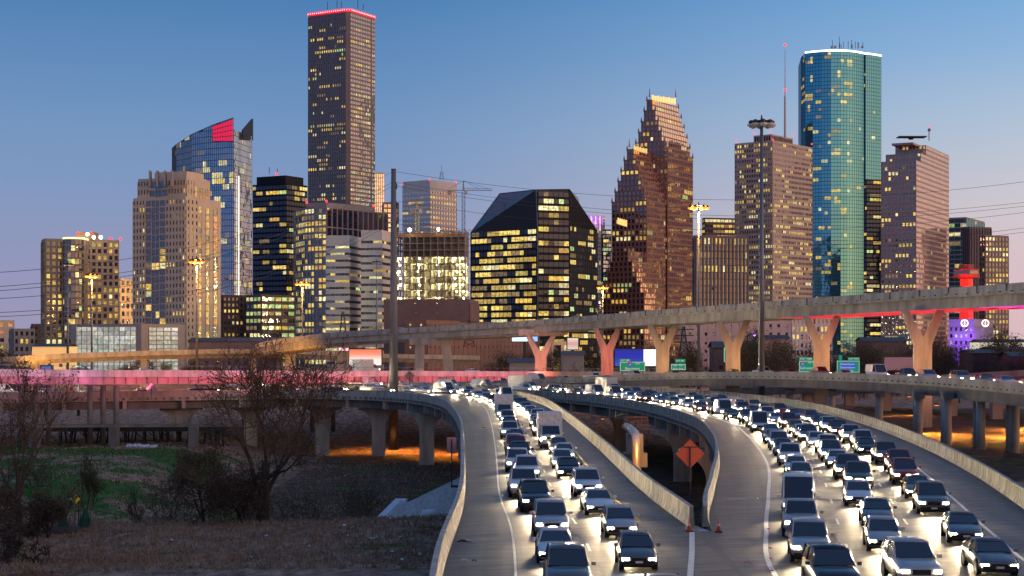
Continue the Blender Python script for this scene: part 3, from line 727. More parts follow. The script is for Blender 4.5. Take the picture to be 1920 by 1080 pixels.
class Bld:
    def __init__(s, name, label, loc, cat='building', group=None, wall=None, glass=None, seed=1, nwin=60):
        s.r = thing(name, label, cat, loc, group); s.loc = Vector(loc); s.wall = wall; s.glass = glass
        s.core = MB(); s.trim = MB(); s.pane = MB(); s.rng = random.Random(seed); s.lit = []; s.nwin = nwin
    def facade(s, p0, p1, z0, z1, bay=3.0, fl=3.9, pier=0.3, span=0.35, dp=0.35, prob=0.12, band=0.08, pal='warm', vp=None, clip=None, margin=0.0, ztop=None, lowband=None):
        p0 = Vector((p0[0], p0[1], 0)); p1 = Vector((p1[0], p1[1], 0)); u = p1-p0; W = u.length; u.normalize(); nrm = Vector((u.y, -u.x, 0))
        if W < 0.8 or z1-z0 < 2: return
        ncol = max(1, round((W-2*margin)/bay)); nrow = max(1, round((z1-z0)/fl)); bw = (W-2*margin)/ncol; fh = (z1-z0)/nrow
        pw = bw*pier; sh = fh*span; rg = s.rng
        for j in range(nrow):
            za = z0+j*fh+sh; zb = z0+(j+1)*fh
            rp = prob
            q = rg.random()
            if q < band: rp = 0.85
            elif q < band*2.2: rp = prob*2+0.15
            run = 0; runc = None
            for i in range(ncol):
                a = margin+i*bw+pw/2; b = margin+(i+1)*bw-pw/2
                zt = zb
                if ztop is not None:
                    lim = min(ztop(a/W), ztop(b/W))-0.3
                    if za+0.8 > lim: continue
                    zt = min(zb, lim)
                if run > 0: run -= 1; col = runc
                elif rg.random() < rp/1.6:
                    run = rg.choice((0, 0, 1, 1, 2, 3)) if bw < 4 else rg.choice((0, 0, 1)); c0 = rg.choice(PAL[pal]); k = rg.uniform(0.5, 1.2); runc = col = tuple(v*k for v in c0)
                else: col = (0, 0, 0)
                d = 0.06
                A = p0+u*a+nrm*d; B = p0+u*b+nrm*d
                if sum(col) > 0.9 and zb > 0: s.lit.append((A, B, za, zt, nrm))
                s.pane.quad((A.x, A.y, za), (B.x, B.y, za), (B.x, B.y, zt), (A.x, A.y, zt), col)
        ztm = z1
        if vp is None: vp = dp+0.12
        if pier > 0:
            for i in range(ncol+1):
                a = margin+i*bw; t_ = z1 if ztop is None else min(z1, ztop(min(1, max(0, a/W))))
                if t_ > z0+1: s.trim.fbox(p0, u, nrm, max(0, a-pw/2), min(W, a+pw/2), z0, t_, 0.0, vp)
        if span > 0:
            for j in range(nrow+1):
                zz = z0+j*fh
                if ztop is None: s.trim.fbox(p0, u, nrm, 0, W, zz, min(z1, zz+sh), 0.0, dp)
                else:
                    # extent where the roofline is above this floor
                    us = [k/40 for k in range(41) if ztop(k/40) > zz+sh]
                    if len(us) > 1: s.trim.fbox(p0, u, nrm, us[0]*W, us[-1]*W, zz, zz+sh, 0.0, dp)
    def block(s, pts, z0, z1, faces=None, z1s=None, **kw):
        """pts ccw; faces: {edge: overrides or None}"""
        s.core.prism(pts, z0, z1s or z1)
        for k in range(len(pts)):
            a, b = Vector((*pts[k], 0)), Vector((*pts[(k+1) % len(pts)], 0)); u = b-a; n_ = Vector((u.y, -u.x, 0)); mid = (a+b)/2
            vis = n_.dot(-mid) > 0
            o = dict(kw)
            if faces and k in faces:
                if faces[k] is None: continue
                o.update(faces[k])
            elif not vis: continue
            if z1s:
                h0, h1 = z1s[k], z1s[(k+1) % len(pts)]
                o['ztop'] = lambda t, h0=h0, h1=h1: h0+(h1-h0)*t
                s.facade(a, b, z0, max(h0, h1), **o)
            else: s.facade(a, b, z0, z1, **o)
    def done(s, trim_name='facade_frame', tm=None, wm=None):
        s.core.build('wall', wm or s.wall, s.r)
        if s.trim.v: s.trim.build(trim_name, tm or s.wall, s.r)
        lit = s.lit; s.rng.shuffle(lit); pick = lit[:s.nwin]
        if pick:
            keep = {}
            for A, B, za, zt, nrm in pick: keep[(round(A.x, 2), round(A.y, 2), round(za, 2))] = 1
            # take the picked panes out of the big mesh
            p = s.pane; nv, nf, nc = [], [], []
            for f, c in zip(p.f, p.c):
                a = p.v[f[0]]
                if (round(a[0], 2), round(a[1], 2), round(a[2], 2)) in keep:
                    A = Vector(p.v[f[0]]); B = Vector(p.v[f[1]]); T = p.v[f[3]][2]
                    ck = tuple(round(round(v/.1)*.1, 2) for v in c)
                    o = bpy.data.objects.new('window', unit_pane(ck, s.glass)); COL.objects.link(o); o.parent = s.r
                    u = B-A; o.location = A-s.r.location; o.rotation_euler = (0, 0, math.atan2(u.y, u.x)); o.scale = (u.length, 1, T-A.z)
                else:
                    n0 = len(nv); nv += [p.v[i] for i in f]; nf.append((n0, n0+1, n0+2, n0+3)); nc.append(c)
            p.v, p.f, p.c = nv, nf, nc
        if s.pane.v:
            o = s.pane.build('windows', s.glass, s.r); o['kind'] = 'stuff'
        return s.r
PAN = [tuple(v*k for v in c) for c in (Y1, Y2, W1, O1, G1) for k in (0.7, 1.0)]
def quadpts(xL, xC, xR, D, al=None, alpha=38):
    al = R(alpha); be = R(90)-al; tL, tR = (xL-960)/F, (xR-960)/F; Cx = (xC-960)/F*D
    a = (Cx-tL*D)/(math.cos(al)+tL*math.sin(al)); b = (tR*D-Cx)/(math.cos(be)-tR*math.sin(be))
    C = Vector((Cx, D)); Lp = C+Vector((-math.cos(al), math.sin(al)))*a; Rp = C+Vector((math.cos(be), math.sin(be)))*b
    return [tuple(Lp), tuple(C), tuple(Rp), tuple(Lp+Rp-C)]   # ccw: edge 0 = left face, edge 1 = right face
def masts(b, pts, name='antenna', rad=0.25, m=DSTEEL):
    for (x, y, D, h) in pts:
        q = at(x, y, D); o = MB(); o.tube([q, q+Vector((0, 0, h))], rad, 5); o.build(name, m, b.r)
def beacons(b, pts, rad=0.9, m=None):
    for (x, y, D) in pts:
        q = at(x, y, D); o = MB(); o.tube([q-Vector((0, 0, rad)), q-Vector((0, 0, rad*.5)), q+Vector((0, 0, rad*.5)), q+Vector((0, 0, rad))], [rad*.5, rad, rad, rad*.5], 6); o.build('warning_light', m or REDL, b.r)
TAN = matte('tan_facade', (0.42, 0.32, 0.22), 0.8, 0.12, 0.1)
CREAM = matte('cream_facade', (0.58, 0.47, 0.36), 0.8, 0.1, 0.1)
GRAN = matte('brown_granite', (0.17, 0.13, 0.135), 0.5, 0.15, 0.1, spec=0.5)
REDG = matte('red_granite', (0.29, 0.12, 0.09), 0.45, 0.15, 0.1, spec=0.5)
WHT = matte('white_facade', (0.62, 0.57, 0.54), 0.7, 0.1, 0.08)
GREYP = matte('grey_stone', (0.30, 0.27, 0.26), 0.7, 0.12, 0.1)
PINKG = matte('pink_granite', (0.40, 0.25, 0.22), 0.5, 0.12, 0.1, spec=0.6)
BROWN = matte('brown_brick', (0.16, 0.10, 0.075), 0.85, 0.2, 0.2)
BLK = matte('black_spandrel', (0.012, 0.014, 0.02), 0.5, 0.2, 0.1, spec=.15)
MULT = matte('teal_mullion', (0.03, 0.10, 0.12), 0.35, 0.1, 0.1, metal=0.4)
MULB = matte('blue_mullion', (0.10, 0.14, 0.2), 0.3, 0.1, 0.1, metal=0.5)
G_DARK = glass_mat('dark_glass', (0.5, 0.52, 0.58), (0.012, 0.014, 0.02), 0.35)
G_BLK = glass_mat('black_glass', (0.3, 0.36, 0.55), (0.008, 0.01, 0.016), 0.12)
G_GRY = glass_mat('grey_glass', (0.8, 0.72, 0.72), (0.03, 0.03, 0.035), 0.6, ripple=0.01)
G_WARM = glass_mat('bronze_glass', (1.0, 0.8, 0.62), (0.03, 0.02, 0.02), 0.85, ripple=0.01)
G_TEAL = glass_mat('teal_glass', (0.15, 0.46, 0.60), (0.0, 0.035, 0.055), 0.78, ripple=0.006)
G_BLUE = glass_mat('blue_glass', (0.55, 0.68, 0.9), (0.01, 0.02, 0.035), 0.6, ripple=0.03)
G_APT = glass_mat('apartment_glass', (0.5, 0.52, 0.6), (0.012, 0.012, 0.018), 0.3)
G_PINK = glass_mat('rose_glass', (1.0, 0.86, 0.8), (0.03, 0.02, 0.02), 0.88, ripple=0.008)

def tower(name, label, xL, xC, xR, yt, D, alpha=38, wall=GREYP, glass=G_DARK, seed=1, faces=None, nwin=60, top=None, cat='office tower', tm=None, z0=GB, parapet=1.5, **kw):
    pts = quadpts(xL, xC, xR, D, alpha=alpha); zt = zat(yt, D)
    b = Bld(name, label, (pts[1][0], pts[1][1], z0), cat, wall=wall, glass=glass, seed=seed, nwin=nwin)
    b.block(pts, z0, zt-parapet, faces=faces, **kw)
    b.core.prism([tuple(Vector(q)+(Vector(q)-Vector(pts[k-2]))*0.004) for k, q in enumerate(pts)], zt-parapet, zt)
    b.zt = zt; b.pts = pts; b.D = D
    if top: top(b)
    b.done(tm=tm); return b
def inset(pts, k):
    c = sum((Vector(p) for p in pts), Vector((0, 0)))/len(pts); return [tuple(c+(Vector(p)-c)*k) for p in pts]

# --- far left low blocks
tower('office_building', 'cream low office block with square lit windows at the far left edge', -45, -20, 27, 600, 900, 62, CREAM, G_APT, 11, nwin=30, bay=4, fl=4, pier=0.5, span=0.5, prob=0.35, band=.2, pal='orange')
tower('office_building', 'grey stone low block with narrow windows and ledge, right of the cream block', 18, 26, 65, 616, 860, 66, GREYP, G_APT, 12, nwin=20, bay=2.6, fl=4.6, pier=0.5, span=0.45, prob=0.06)
tower('brick_building', 'dark red brick block behind the low grey block at left', 58, 62, 84, 607, 930, 66, BROWN, G_APT, 13, nwin=10, bay=4, fl=4, pier=0.6, span=0.6, prob=0.05)
# --- tan apartment tower with a dark glass bay
def t4(b):
    D = b.D
    # rounded glass bay in the middle of the wide face
    c = at(136, 640, D-2); pts = []
    for k in range(9):
        a = math.pi+math.pi*k/8; pts.append((c.x+5.0*math.cos(a), c.y-1+2.6+4.2*math.sin(a)))
    pts.append((c.x+5, c.y+14)); pts.append((c.x-5, c.y+14))
    g = MB(); zt = zat(449, D)
    b.core.prism(pts, GB, zt)
    for k in range(8): b.facade(pts[k], pts[k+1], GB, zt, bay=2, fl=3.3, pier=0.06, span=0.25, dp=0.1, prob=0.14, band=0.16, pal='warm')
    cn = MB(); cn.prism(inset(pts, 1.06), zt, zt+0.9); cn.build('lit_canopy', glow_mat('canopy_glow', (1, 0.8, 0.35), 1.6), b.r)
    q = at(160, 640, D+8); b.core.box(q.x-4.5, q.x+4.5, q.y, q.y+8, b.zt, b.zt+3.8)
    beacons(b, [(146, 437, D+6), (171, 437, D+6), (208, 447, D+5), (226, 448, D+5)], 0.6)
    beacons(b, [(164, 439, D), (176, 445, D), (189, 445, D)], 0.8, WHITEL)
tower('apartment_tower', 'tan apartment tower with a dark rounded glass bay down its middle, leftmost of the towers', 78, 85, 223, 447, 800, 66, TAN, G_APT, 14, faces={0: dict(pier=0.1, span=0.2, prob=0.1)}, nwin=100, top=t4, cat='apartment tower', bay=2.9, fl=3.3, pier=0.42, span=0.38, prob=0.42, band=0.05, pal='yel')
tower('office_building', 'old orange floodlit building seen between the two apartment towers', 216, 226, 262, 522, 1050, 60, CREAM, G_APT, 15, nwin=25, bay=3, fl=5, pier=0.4, span=0.4, prob=0.35, band=.3, pal='yel')
light('sodium_facade_light', 'SPOT', at(238, 560, 1020), (1, 0.5, 0.12), 60000, None, 2, R(140), (0, 1, 0.1))
tag(bpy.data.objects['sodium_facade_light'], 'orange floodlight on the old building', 'floodlight')
# --- cream apartment tower with balconies
def apt(name, label, tiers, D, alpha, seed):
    pts = quadpts(*tiers[0][:3], D, alpha=alpha)
    b = Bld(name, label, (pts[1][0], pts[1][1], GB), 'apartment tower', wall=CREAM, glass=G_APT, seed=seed, nwin=100)
    z = GB
    for k, (xL, xC, xR, yt) in enumerate(tiers):
        pts = quadpts(xL, xC, xR, D+k*2, alpha=alpha); zt = zat(yt, D)
        b.core.prism(pts, z, zt)
        if k < 2:
            l_, c_, r_ = (Vector(q) for q in pts[:3])
            # left face: punched windows, glazed balcony column, curtain wall, balcony column, punched windows
            cuts = [0, 0.24, 0.36, 0.51, 0.63, 1]; kinds = 'pbcbp'
            for i, kd in enumerate(kinds):
                a = l_.lerp(c_, cuts[i]); e = l_.lerp(c_, cuts[i+1]); w_ = (e-a).length
                if kd == 'p': b.facade(a, e, z, zt-1.5, bay=w_/(4 if i == 0 else 6)+0.001, fl=3.3, pier=0.5, span=0.45, dp=0.5, prob=0.17, band=0.0, pal='yel')
                elif kd == 'b':
                    b.facade(a, e, z, zt-1.5, bay=w_/1.0, fl=3.3, pier=0.12, span=0.18, dp=0.2, prob=0.3, band=0.0, pal='yel')
                    u = (e-a).normalized(); n_ = Vector((u.y, -u.x))
                    s_ = z
                    while s_ < zt-5: b.trim.fbox(Vector((*a, 0)), Vector((*u, 0)), Vector((*n_, 0)), -0.2, w_+0.2, s_, s_+0.35, 0.0, 0.9); s_ += 3.3
                else: b.facade(a, e, z, zt-1.5, bay=w_/2, fl=3.3, pier=0.05, span=0.08, dp=0.2, prob=0.12, band=0.0, pal='yel')
            cuts = [0, 0.34, 0.44, 0.56, 0.66, 0.78, 0.9, 1]; kinds = 'wbwbwbw'
            for i, kd in enumerate(kinds):
                a = c_.lerp(r_, cuts[i]); e = c_.lerp(r_, cuts[i+1]); w_ = (e-a).length
                if kd == 'b':
                    b.facade(a, e, z, zt-4, bay=w_/1.0, fl=3.3, pier=0.05, span=0.15, dp=0.15, prob=1.6, band=0.0, pal='orange')
                    u = (e-a).normalized(); n_ = Vector((u.y, -u.x)); s_ = z
                    while s_ < zt-5: b.trim.fbox(Vector((*a, 0)), Vector((*u, 0)), Vector((*n_, 0)), -0.3, w_+0.3, s_, s_+0.3, 0.0, 0.6); s_ += 3.3
                elif i == 0: b.facade(a, e, z, zt-1.5, bay=w_/3, fl=3.3, pier=0.65, span=0.5, dp=0.4, prob=0.12, band=0, pal='yel')
        z = zt-0.02
    b.zt = z
    return b
b = apt('apartment_tower', 'tall cream apartment tower with stepped top and orange-lit balconies on its side', [(250, 348, 414, 368), (259, 349, 394, 331), (290, 350, 382, 319)], 750, 22, 16)
for x in (281, 295, 309, 322): q = at(x, 326, 748); o = MB(); o.box(q.x-0.3, q.x+0.3, q.y-1, q.y+3, q.z-6, q.z+1.5); o.build('roof_fin', GREYP, b.r)
b.done()
# --- glass tower with raked roof
b = Bld('glass_tower', 'blue glass tower with a raked roof and red-lit top corner', at(438, 640, 1050).to_tuple()[:2]+(GB,), 'office tower', wall=BLK, glass=G_BLUE, seed=17, nwin=100)
D = 1050
pL = [at(x, 640, d) for x, d in ((323, 1100), (331, 1085), (360, 1068), (398, 1057), (438, 1050))]
tops = [zat(277, 1100), zat(270, 1085), zat(251, 1068), zat(234, 1057), zat(220, 1050)]
pR = [at(472, 640, 1085)]; back = [at(462, 640, 1125), at(350, 640, 1140)]
poly = [(q.x, q.y) for q in pL+pR+back]; zR = zat(243, 1050)
b.core.prism([poly[0], poly[1], poly[2], poly[3], poly[4], poly[7]], GB, tops[:5]+[tops[0]])
b.core.prism([poly[4], poly[5], poly[6], poly[7]], GB, zR)
for k in range(4): b.facade(poly[k], poly[k+1], GB, max(tops[k], tops[k+1])-0, bay=1.7, fl=4.0, pier=0.1, span=0.12, dp=0.12, vp=0.3, prob=0.07, band=0.06, pal='white', ztop=(lambda t, a=tops[k], c=tops[k+1]: a+(c-a)*t))
b.done(tm=MULB)
s_ = Bld.__new__(Bld); s_.r = b.r; s_.wall = MULB; s_.glass = glass_mat('bright_glass', (1, .95, .92), (0.02, 0.02, 0.03), 0.9, ripple=0.03, rscale=0.05); s_.core = MB(); s_.trim = MB(); s_.pane = MB(); s_.rng = random.Random(4); s_.lit = []; s_.nwin = 0
s_.facade(poly[4], poly[5], GB, zR, bay=2.2, fl=4.0, pier=0.12, span=0.1, dp=0.12, prob=0.06, band=0.05, pal='white')
s_.trim.build('side_facade_frame', MULB, b.r); o = s_.pane.build('side_windows', s_.glass, b.r); o['kind'] = 'stuff'
m = MB(); q0, q1, q2 = at(398, 237, 1056), at(437, 223, 1049), at(437, 265, 1049); q3 = at(399, 265, 1056); m.quad(q3, q2, q1, q0); m.build('glowing_crown', glow_mat('crimson_glow', (1, 0.02, 0.10), 0.7), b.r); cb = MB()
for k in range(9): u0 = q0.lerp(q1, k/8)+Vector((0, -.3, 0)); u1 = q3.lerp(q2, k/8)+Vector((0, -.3, 0)); cb.tube([u0, u1], .14, 4)
for k in range(5): cb.tube([q0.lerp(q3, k/4)+Vector((0, -.3, 0)), q1.lerp(q2, k/4)+Vector((0, -.3, 0))], .2, 4)
cb.build('crown_mullion', MULB, b.r)
m = MB(); q = [at(452, 262, 1062), at(472, 262, 1085.5), at(472, 222, 1085.5), at(453, 244, 1062)]; bk = [v+Vector((0.5, 3, 0)) for v in q]; m.poly(q); m.poly(bk[::-1]); m.quad(q[3], q[2], bk[2], bk[3]); m.quad(q[1], bk[1], bk[2], q[2]); m.build('roof_fin', BLK, b.r)
# strip of white lights down its side
m = MB(); v0 = at(447, 640, 1058.5)
m.fbox(Vector((v0.x, v0.y-0.9, 0)), Vector((1, 0, 0)), Vector((0, -1, 0)), 0, 0.8, 0, zat(330, 1058), 0, 0.3); m.build('light_strip', glow_mat('strip_white', (1, 0.85, 0.7), 1.5), b.r)
# --- arena
def arena():
    pts = quadpts(133, 265, 346, 620, alpha=24)
    b = Bld('arena_hall', 'low white concrete hall with big glowing gridded glass panels, above the orange viaduct', (*pts[1], GB), 'theatre', wall=GREYP, glass=glass_mat('frosted_lit_glass', (.8, .8, .8), (0.3, 0.33, 0.3), 0.05), seed=5, nwin=100)
    zt = zat(607, 620); b.core.prism(pts, GB, zt)
    PAL['fro'] = [(0.42, 0.43, 0.34), (0.48, 0.48, 0.40), (0.38, 0.42, 0.33)]
    l_, c_, r_ = (Vector(q) for q in pts[:3])
    b.facade(l_.lerp(c_, 0.08), l_.lerp(c_, 0.93), -3, zt-1.2, bay=2.6, fl=1.75, pier=0.07, span=0.1, dp=0.15, prob=3, band=0, pal='fro')
    b.facade(c_.lerp(r_, 0.16), c_.lerp(r_, 0.84), -3, zt-1.4, bay=5.4, fl=1.75, pier=0.05, span=0.22, dp=0.2, prob=3, band=0, pal='fro')
    b.done()
arena()
# --- mid left fillers
tower('hotel_building', 'brown hotel block with small windows behind the leafless tree, right of the cream apartment tower', 411, 418, 464, 553, 900, 70, BROWN, G_APT, 18, nwin=30, cat='hotel', bay=2.4, fl=3.4, pier=0.5, span=0.5, prob=0.15, pal='yel')
tower('office_building', 'low office with yellow-green lit window strips at the foot of the dark glass tower', 462, 490, 552, 552, 880, 50, BROWN, G_APT, 19, nwin=60, cat='building', bay=4, fl=3.8, pier=0.1, span=0.5, prob=0.9, band=.4, pal='green')
def t11(b):
    b.core.prism(inset(b.pts, 0.86), b.zt, b.zt+6); masts(b, [(505, 326, b.D+10, 5), (520, 326, b.D+10, 4)]); beacons(b, [(519, 326, b.D)])
tower('glass_tower', 'near-black glass office tower with sparse yellow windows, left of the tallest tower', 474, 537, 576, 343, 1200, 30, BLK, G_BLK, 20, nwin=100, top=t11, bay=3.2, fl=4, pier=0.05, span=0.35, dp=0.1, prob=0.13, band=.1, pal='warm')
# --- tallest tower
D = 1450
def t12():
    pl = quadpts(578, 654, 703, D, alpha=30); l_, c_, r_, k_ = (Vector(q) for q in pl)
    a = l_.lerp(c_, 0.93); e = c_.lerp(r_, 0.06); f_ = c_.lerp(r_, 0.83); f2 = f_+(k_-r_).normalized()*-0
    b = Bld('skyscraper', 'tallest tower, brown granite with a red-lit roof edge', (c_.x, c_.y, GB), 'skyscraper', wall=GRAN, glass=G_DARK, seed=21, nwin=100)
    zt = zat(18, D)
    pts = [tuple(l_), tuple(a), tuple(e), tuple(r_), tuple(k_)]
    b.core.prism(pts, GB, zt)
    kw = dict(bay=2.55, fl=3.95, pier=0.38, span=0.42, dp=0.4)
    b.facade(l_, a, GB, zt-3, prob=0.13, band=0.14, pal='warm', **kw)
    b.facade(a, e, GB, zt-3, bay=40, fl=3.95, pier=0.98, span=0.9, dp=0.2, prob=0, band=0)
    # right face uses a glazing that mirrors the after-glow
    b.done()
    s_ = Bld.__new__(Bld); s_.r = b.r; s_.wall = GRAN; s_.glass = G_GRY; s_.core = MB(); s_.trim = MB(); s_.pane = MB(); s_.rng = random.Random(5); s_.lit = []; s_.nwin = 0
    kw.update(dp=.1, vp=.12); s_.facade(e, f_, GB, zt-3, prob=0.12, band=0.06, pal='warm', **kw); s_.facade(f_.lerp(r_, .3), r_, GB, zt-3, prob=0.1, band=0.02, **kw)
    s_.trim.build('side_facade_frame', GRAN, b.r); o = s_.pane.build('side_windows', G_GRY, b.r); o['kind'] = 'stuff'
    # red light ribbon with bulbs round the roof
    m = MB(); bl = MB()
    for p0, p1 in ((l_, a), (a, e), (e, r_)):
        u = Vector((*(p1-p0), 0)).normalized(); n_ = Vector((u.y, -u.x, 0)); W = (p1-p0).length; o3 = Vector((*p0, 0))
        m.fbox(o3, u, n_, 0, W, zt-1.3, zt+1.3, 0.05, 0.9)
        k = 0.8
        while k < W: bl.fbox(o3, u, n_, k-0.35, k+0.35, zt-0.3, zt+0.5, 0.9, 1.3); k += 2.4
    m.build('roof_light_ribbon', glow_mat('red_ribbon', (1, 0.01, 0.05), 1.6), b.r); bl.build('bulb_row', glow_mat('pink_bulb', (1, 0.45, 0.4), 3), b.r)
    masts(b, [(614, 18, D+20, 7), (632, 15, D+20, 7), (640, 15, D+20, 6), (671, 16, D+20, 9), (681, 18, D+20, 5)], rad=0.3)
t12()
# --- curved-front lit block and its bright side
def t13():
    D = 1000
    b = Bld('office_building', 'wide office block left of the monopole, lit yellow window grid on its curved left front', (*at(612, 640, D).to_tuple()[:2], GB), 'office tower', wall=GREYP, glass=G_APT, seed=22, nwin=100)
    pp = [at(551, 640, 1045), at(556, 640, 1025), at(572, 640, 1008), at(590, 640, 1001), at(612, 640, 998), at(727, 640, 1052), at(700, 640, 1105), at(560, 640, 1105)]
    pts = [(q.x, q.y) for q in pp]; zt = zat(387, D)
    b.core.prism(pts, GB, zt)
    for k in range(4): b.facade(pts[k], pts[k+1], GB, zt-1.5, bay=2.9, fl=3.9, pier=0.22, span=0.35, dp=0.3, prob=0.55, band=0.25, pal='yel')
    q = [at(575, 640, 1015), at(612, 640, 1008), at(702, 640, 1048), at(690, 640, 1075), at(580, 640, 1070)]
    b.core.prism([(v.x, v.y) for v in q], zt, zat(377, D))
    beacons(b, [(575, 380, D+10), (612, 377, D+5), (700, 386, D+35)], 0.7)
    b.done()
    s_ = Bld.__new__(Bld); s_.r = b.r; s_.wall = PINKG; s_.glass = glass_mat('mirror_glass', (1, 0.88, 0.78), (0.05, 0.04, 0.03), 0.9, ripple=0.006); s_.core = MB(); s_.trim = MB(); s_.pane = MB(); s_.rng = random.Random(5); s_.lit = []
    s_.facade(pts[4], pts[5], GB, zt-1, bay=5.2, fl=12, pier=0.13, span=0.06, dp=0.3, prob=0, band=0)
    s_.trim.build('side_facade_frame', PINKG, b.r); s_.pane.build('mirror_glazing', s_.glass, b.r)
t13()
# --- striped block in front of it, two bodies
b = Bld('office_building', 'grey-white office block of horizontal stripes with chamfered corners, left of the monopole', (*at(680, 640, 900).to_tuple()[:2], GB), 'office building', wall=WHT, glass=G_DARK, seed=23, nwin=60)
for (xL, xC, xR, yt, D_, al) in ((611, 655, 690, 441, 905, 12), (677, 716, 735, 431, 893, 12)):
    pts = quadpts(xL, xC, xR, D_, alpha=al); zt = zat(yt, D_)
    b.core.prism(pts, GB, zt)
    b.facade(pts[0], pts[1], GB, zt-6, bay=2.6, fl=3.9, pier=0.03, span=0.66, dp=0.3, prob=0.2, band=.12, pal='yel', vp=0.1)
    b.facade(pts[1], pts[2], GB, zt-6, bay=4, fl=3.9, pier=0.02, span=0.6, dp=0.3, prob=0.03, vp=0.1)
b.done()
tower('glass_tower', 'narrow reflective glass tower peeking out right of the tallest tower', 699, 702, 721, 323, 1560, 70, WHT, G_PINK, 24, nwin=30, bay=2, fl=4, pier=0.2, span=0.12, prob=0.06, band=.1, pal='warm')
tower('office_tower', 'orange-brown tower slice directly left of the monopole', 717, 719, 748, 379, 1330, 75, PINKG, G_WARM, 25, nwin=20, bay=3, fl=4, pier=0.2, span=0.3, prob=0.1)
def t17(b):
    q = at(828, 337, b.D+20); m = MB()
    for dx in (-1.5, 1.5):
        for dy in (-1.5, 1.5): m.tube([q+Vector((dx, dy, 0)), q+Vector((dx*.6, dy*.6, 6.5))], 0.15, 4)
    for k in range(4): m.tube([q+Vector((-1.5, 0, k*1.6)), q+Vector((1.5, 0, k*1.6+1.6))], 0.12, 4)
    m.tube([q+Vector((0, 0, 6)), q+Vector((0, 0, 12))], 0.12, 4); m.build('antenna', DSTEEL, b.r)
    beacons(b, [(755, 345, b.D), (805, 337, b.D), (854, 341, b.D)], 0.7)
tower('office_tower', 'white office tower behind the construction site with a blank striped left side and lattice antenna', 755, 806, 856, 337, 1300, 38, WHT, G_GRY, 26, faces={0: dict(bay=3.2, pier=0.03, span=0.55, dp=0.2, prob=0.12)}, nwin=40, top=t17, parapet=9, bay=3.4, fl=4.1, pier=0.25, span=0.5, prob=0.12, pal='orange')
# --- building under construction
def cons():
    D = 850; pts = quadpts(743, 872, 881, D, alpha=5); b = Bld('construction_building', 'unfinished concrete building with bare open floors full of bright work lights', (*pts[1], GB), 'construction site', wall=CONC, glass=G_DARK, seed=27)
    l_, c_, r_, k_ = (Vector(q) for q in pts); zt = zat(436, D); fh = 3.55
    sl = MB(); cl = MB(); z = GB; lamp = MB(); rg = random.Random(2); k = 0; zs = []
    while z < zt: sl.prism(pts, z, z+0.45); zs.append(z); z += fh
    W = (c_-l_).length; u = (c_-l_).normalized(); n_ = Vector((u.y, -u.x))
    for i in range(11):
        for d in (0.4, 7, 14):
            q = l_.lerp(c_, i/10)-n_*d; cl.box(q.x-0.35, q.x+0.35, q.y-0.35, q.y+0.35, GB, z)
    sl.build('floor_slab', CONC, b.r); cl.build('column', CONC, b.r)
    c2 = MB(); ins = [tuple(l_.lerp(c_, t)-n_*dd) for t, dd in ((0.04, 15), (0.97, 15), (0.97, 24), (0.04, 24))]; c2.prism(ins, GB, zt-1); c2.build('core_wall', matte('raw_partition', (0.45, 0.42, 0.3), 0.8, 0.4, 0.4), b.r)
    # netting on the upper storeys 
    nt_ = MB(); o3 = Vector((*l_, 0)); u3 = Vector((*u, 0)); n3 = Vector((*n_, 0))
    x = 0
    while x < W: nt_.fbox(o3, u3, n3, x, x+0.12, zs[-4], zt, 0.05, 0.1); x += 1.1
    for zz in zs[-4:]:
        for d in (1.0, 2.0, 3.0): nt_.fbox(o3, u3, n3, 0, W, zz+d, zz+d+0.22, 0.1, 0.14)
    nt_.build('safety_netting', matte('grey_netting', (0.10, 0.085, 0.07), 0.9, 0.2), b.r)
    og = MB(); og.fbox(o3, u3, n3, 0, W, z-fh+0.5, z-fh+1.6, 0.0, 0.12); og.build('orange_barrier', matte('orange_mesh', (0.5, 0.2, 0.05), .9, .2), b.r)
    for j, zz in enumerate(zs[:-4]):
        for t in (0.04, 0.31, 0.6, 0.86, 0.97):
            if rg.random() < 0.82:
                q = l_.lerp(c_, t+rg.uniform(-.02, .02))-n_*3.5; q3 = Vector((*q, zz+3.0))
                m = MB(); m.tube([q3-Vector((0, 0, .5)), q3, q3+Vector((0, 0, .5))], [0.3, 0.75, 0.3], 6); m.build('work_lamp', glow_mat('work_lamp_glow', (1, 0.97, 0.7), 8) if 'work_lamp_glow' not in bpy.data.materials else bpy.data.materials['work_lamp_glow'], b.r)
                if (j+int(t*10)) % 2 == 0: light('work_light', 'POINT', q3-Vector((0, 0, 1.0)), (1, 0.9, 0.42) if j > 3 else (0.45, 1, 0.65), 5500, b.r, 0.6)
    q3 = at(768, 431, D-1); m = MB(); m.tube([q3-Vector((0, 0, .9)), q3, q3+Vector((0, 0, .9))], [0.5, 1.2, 0.5], 8); m.build('floodlight', WHITEL, b.r)
    q3 = at(822, 430, D-1); m = MB(); m.tube([q3-Vector((0, 0, .9)), q3, q3+Vector((0, 0, .9))], [0.3, 0.8, 0.3], 8); m.build('floodlight', WHITEL, b.r)
cons()
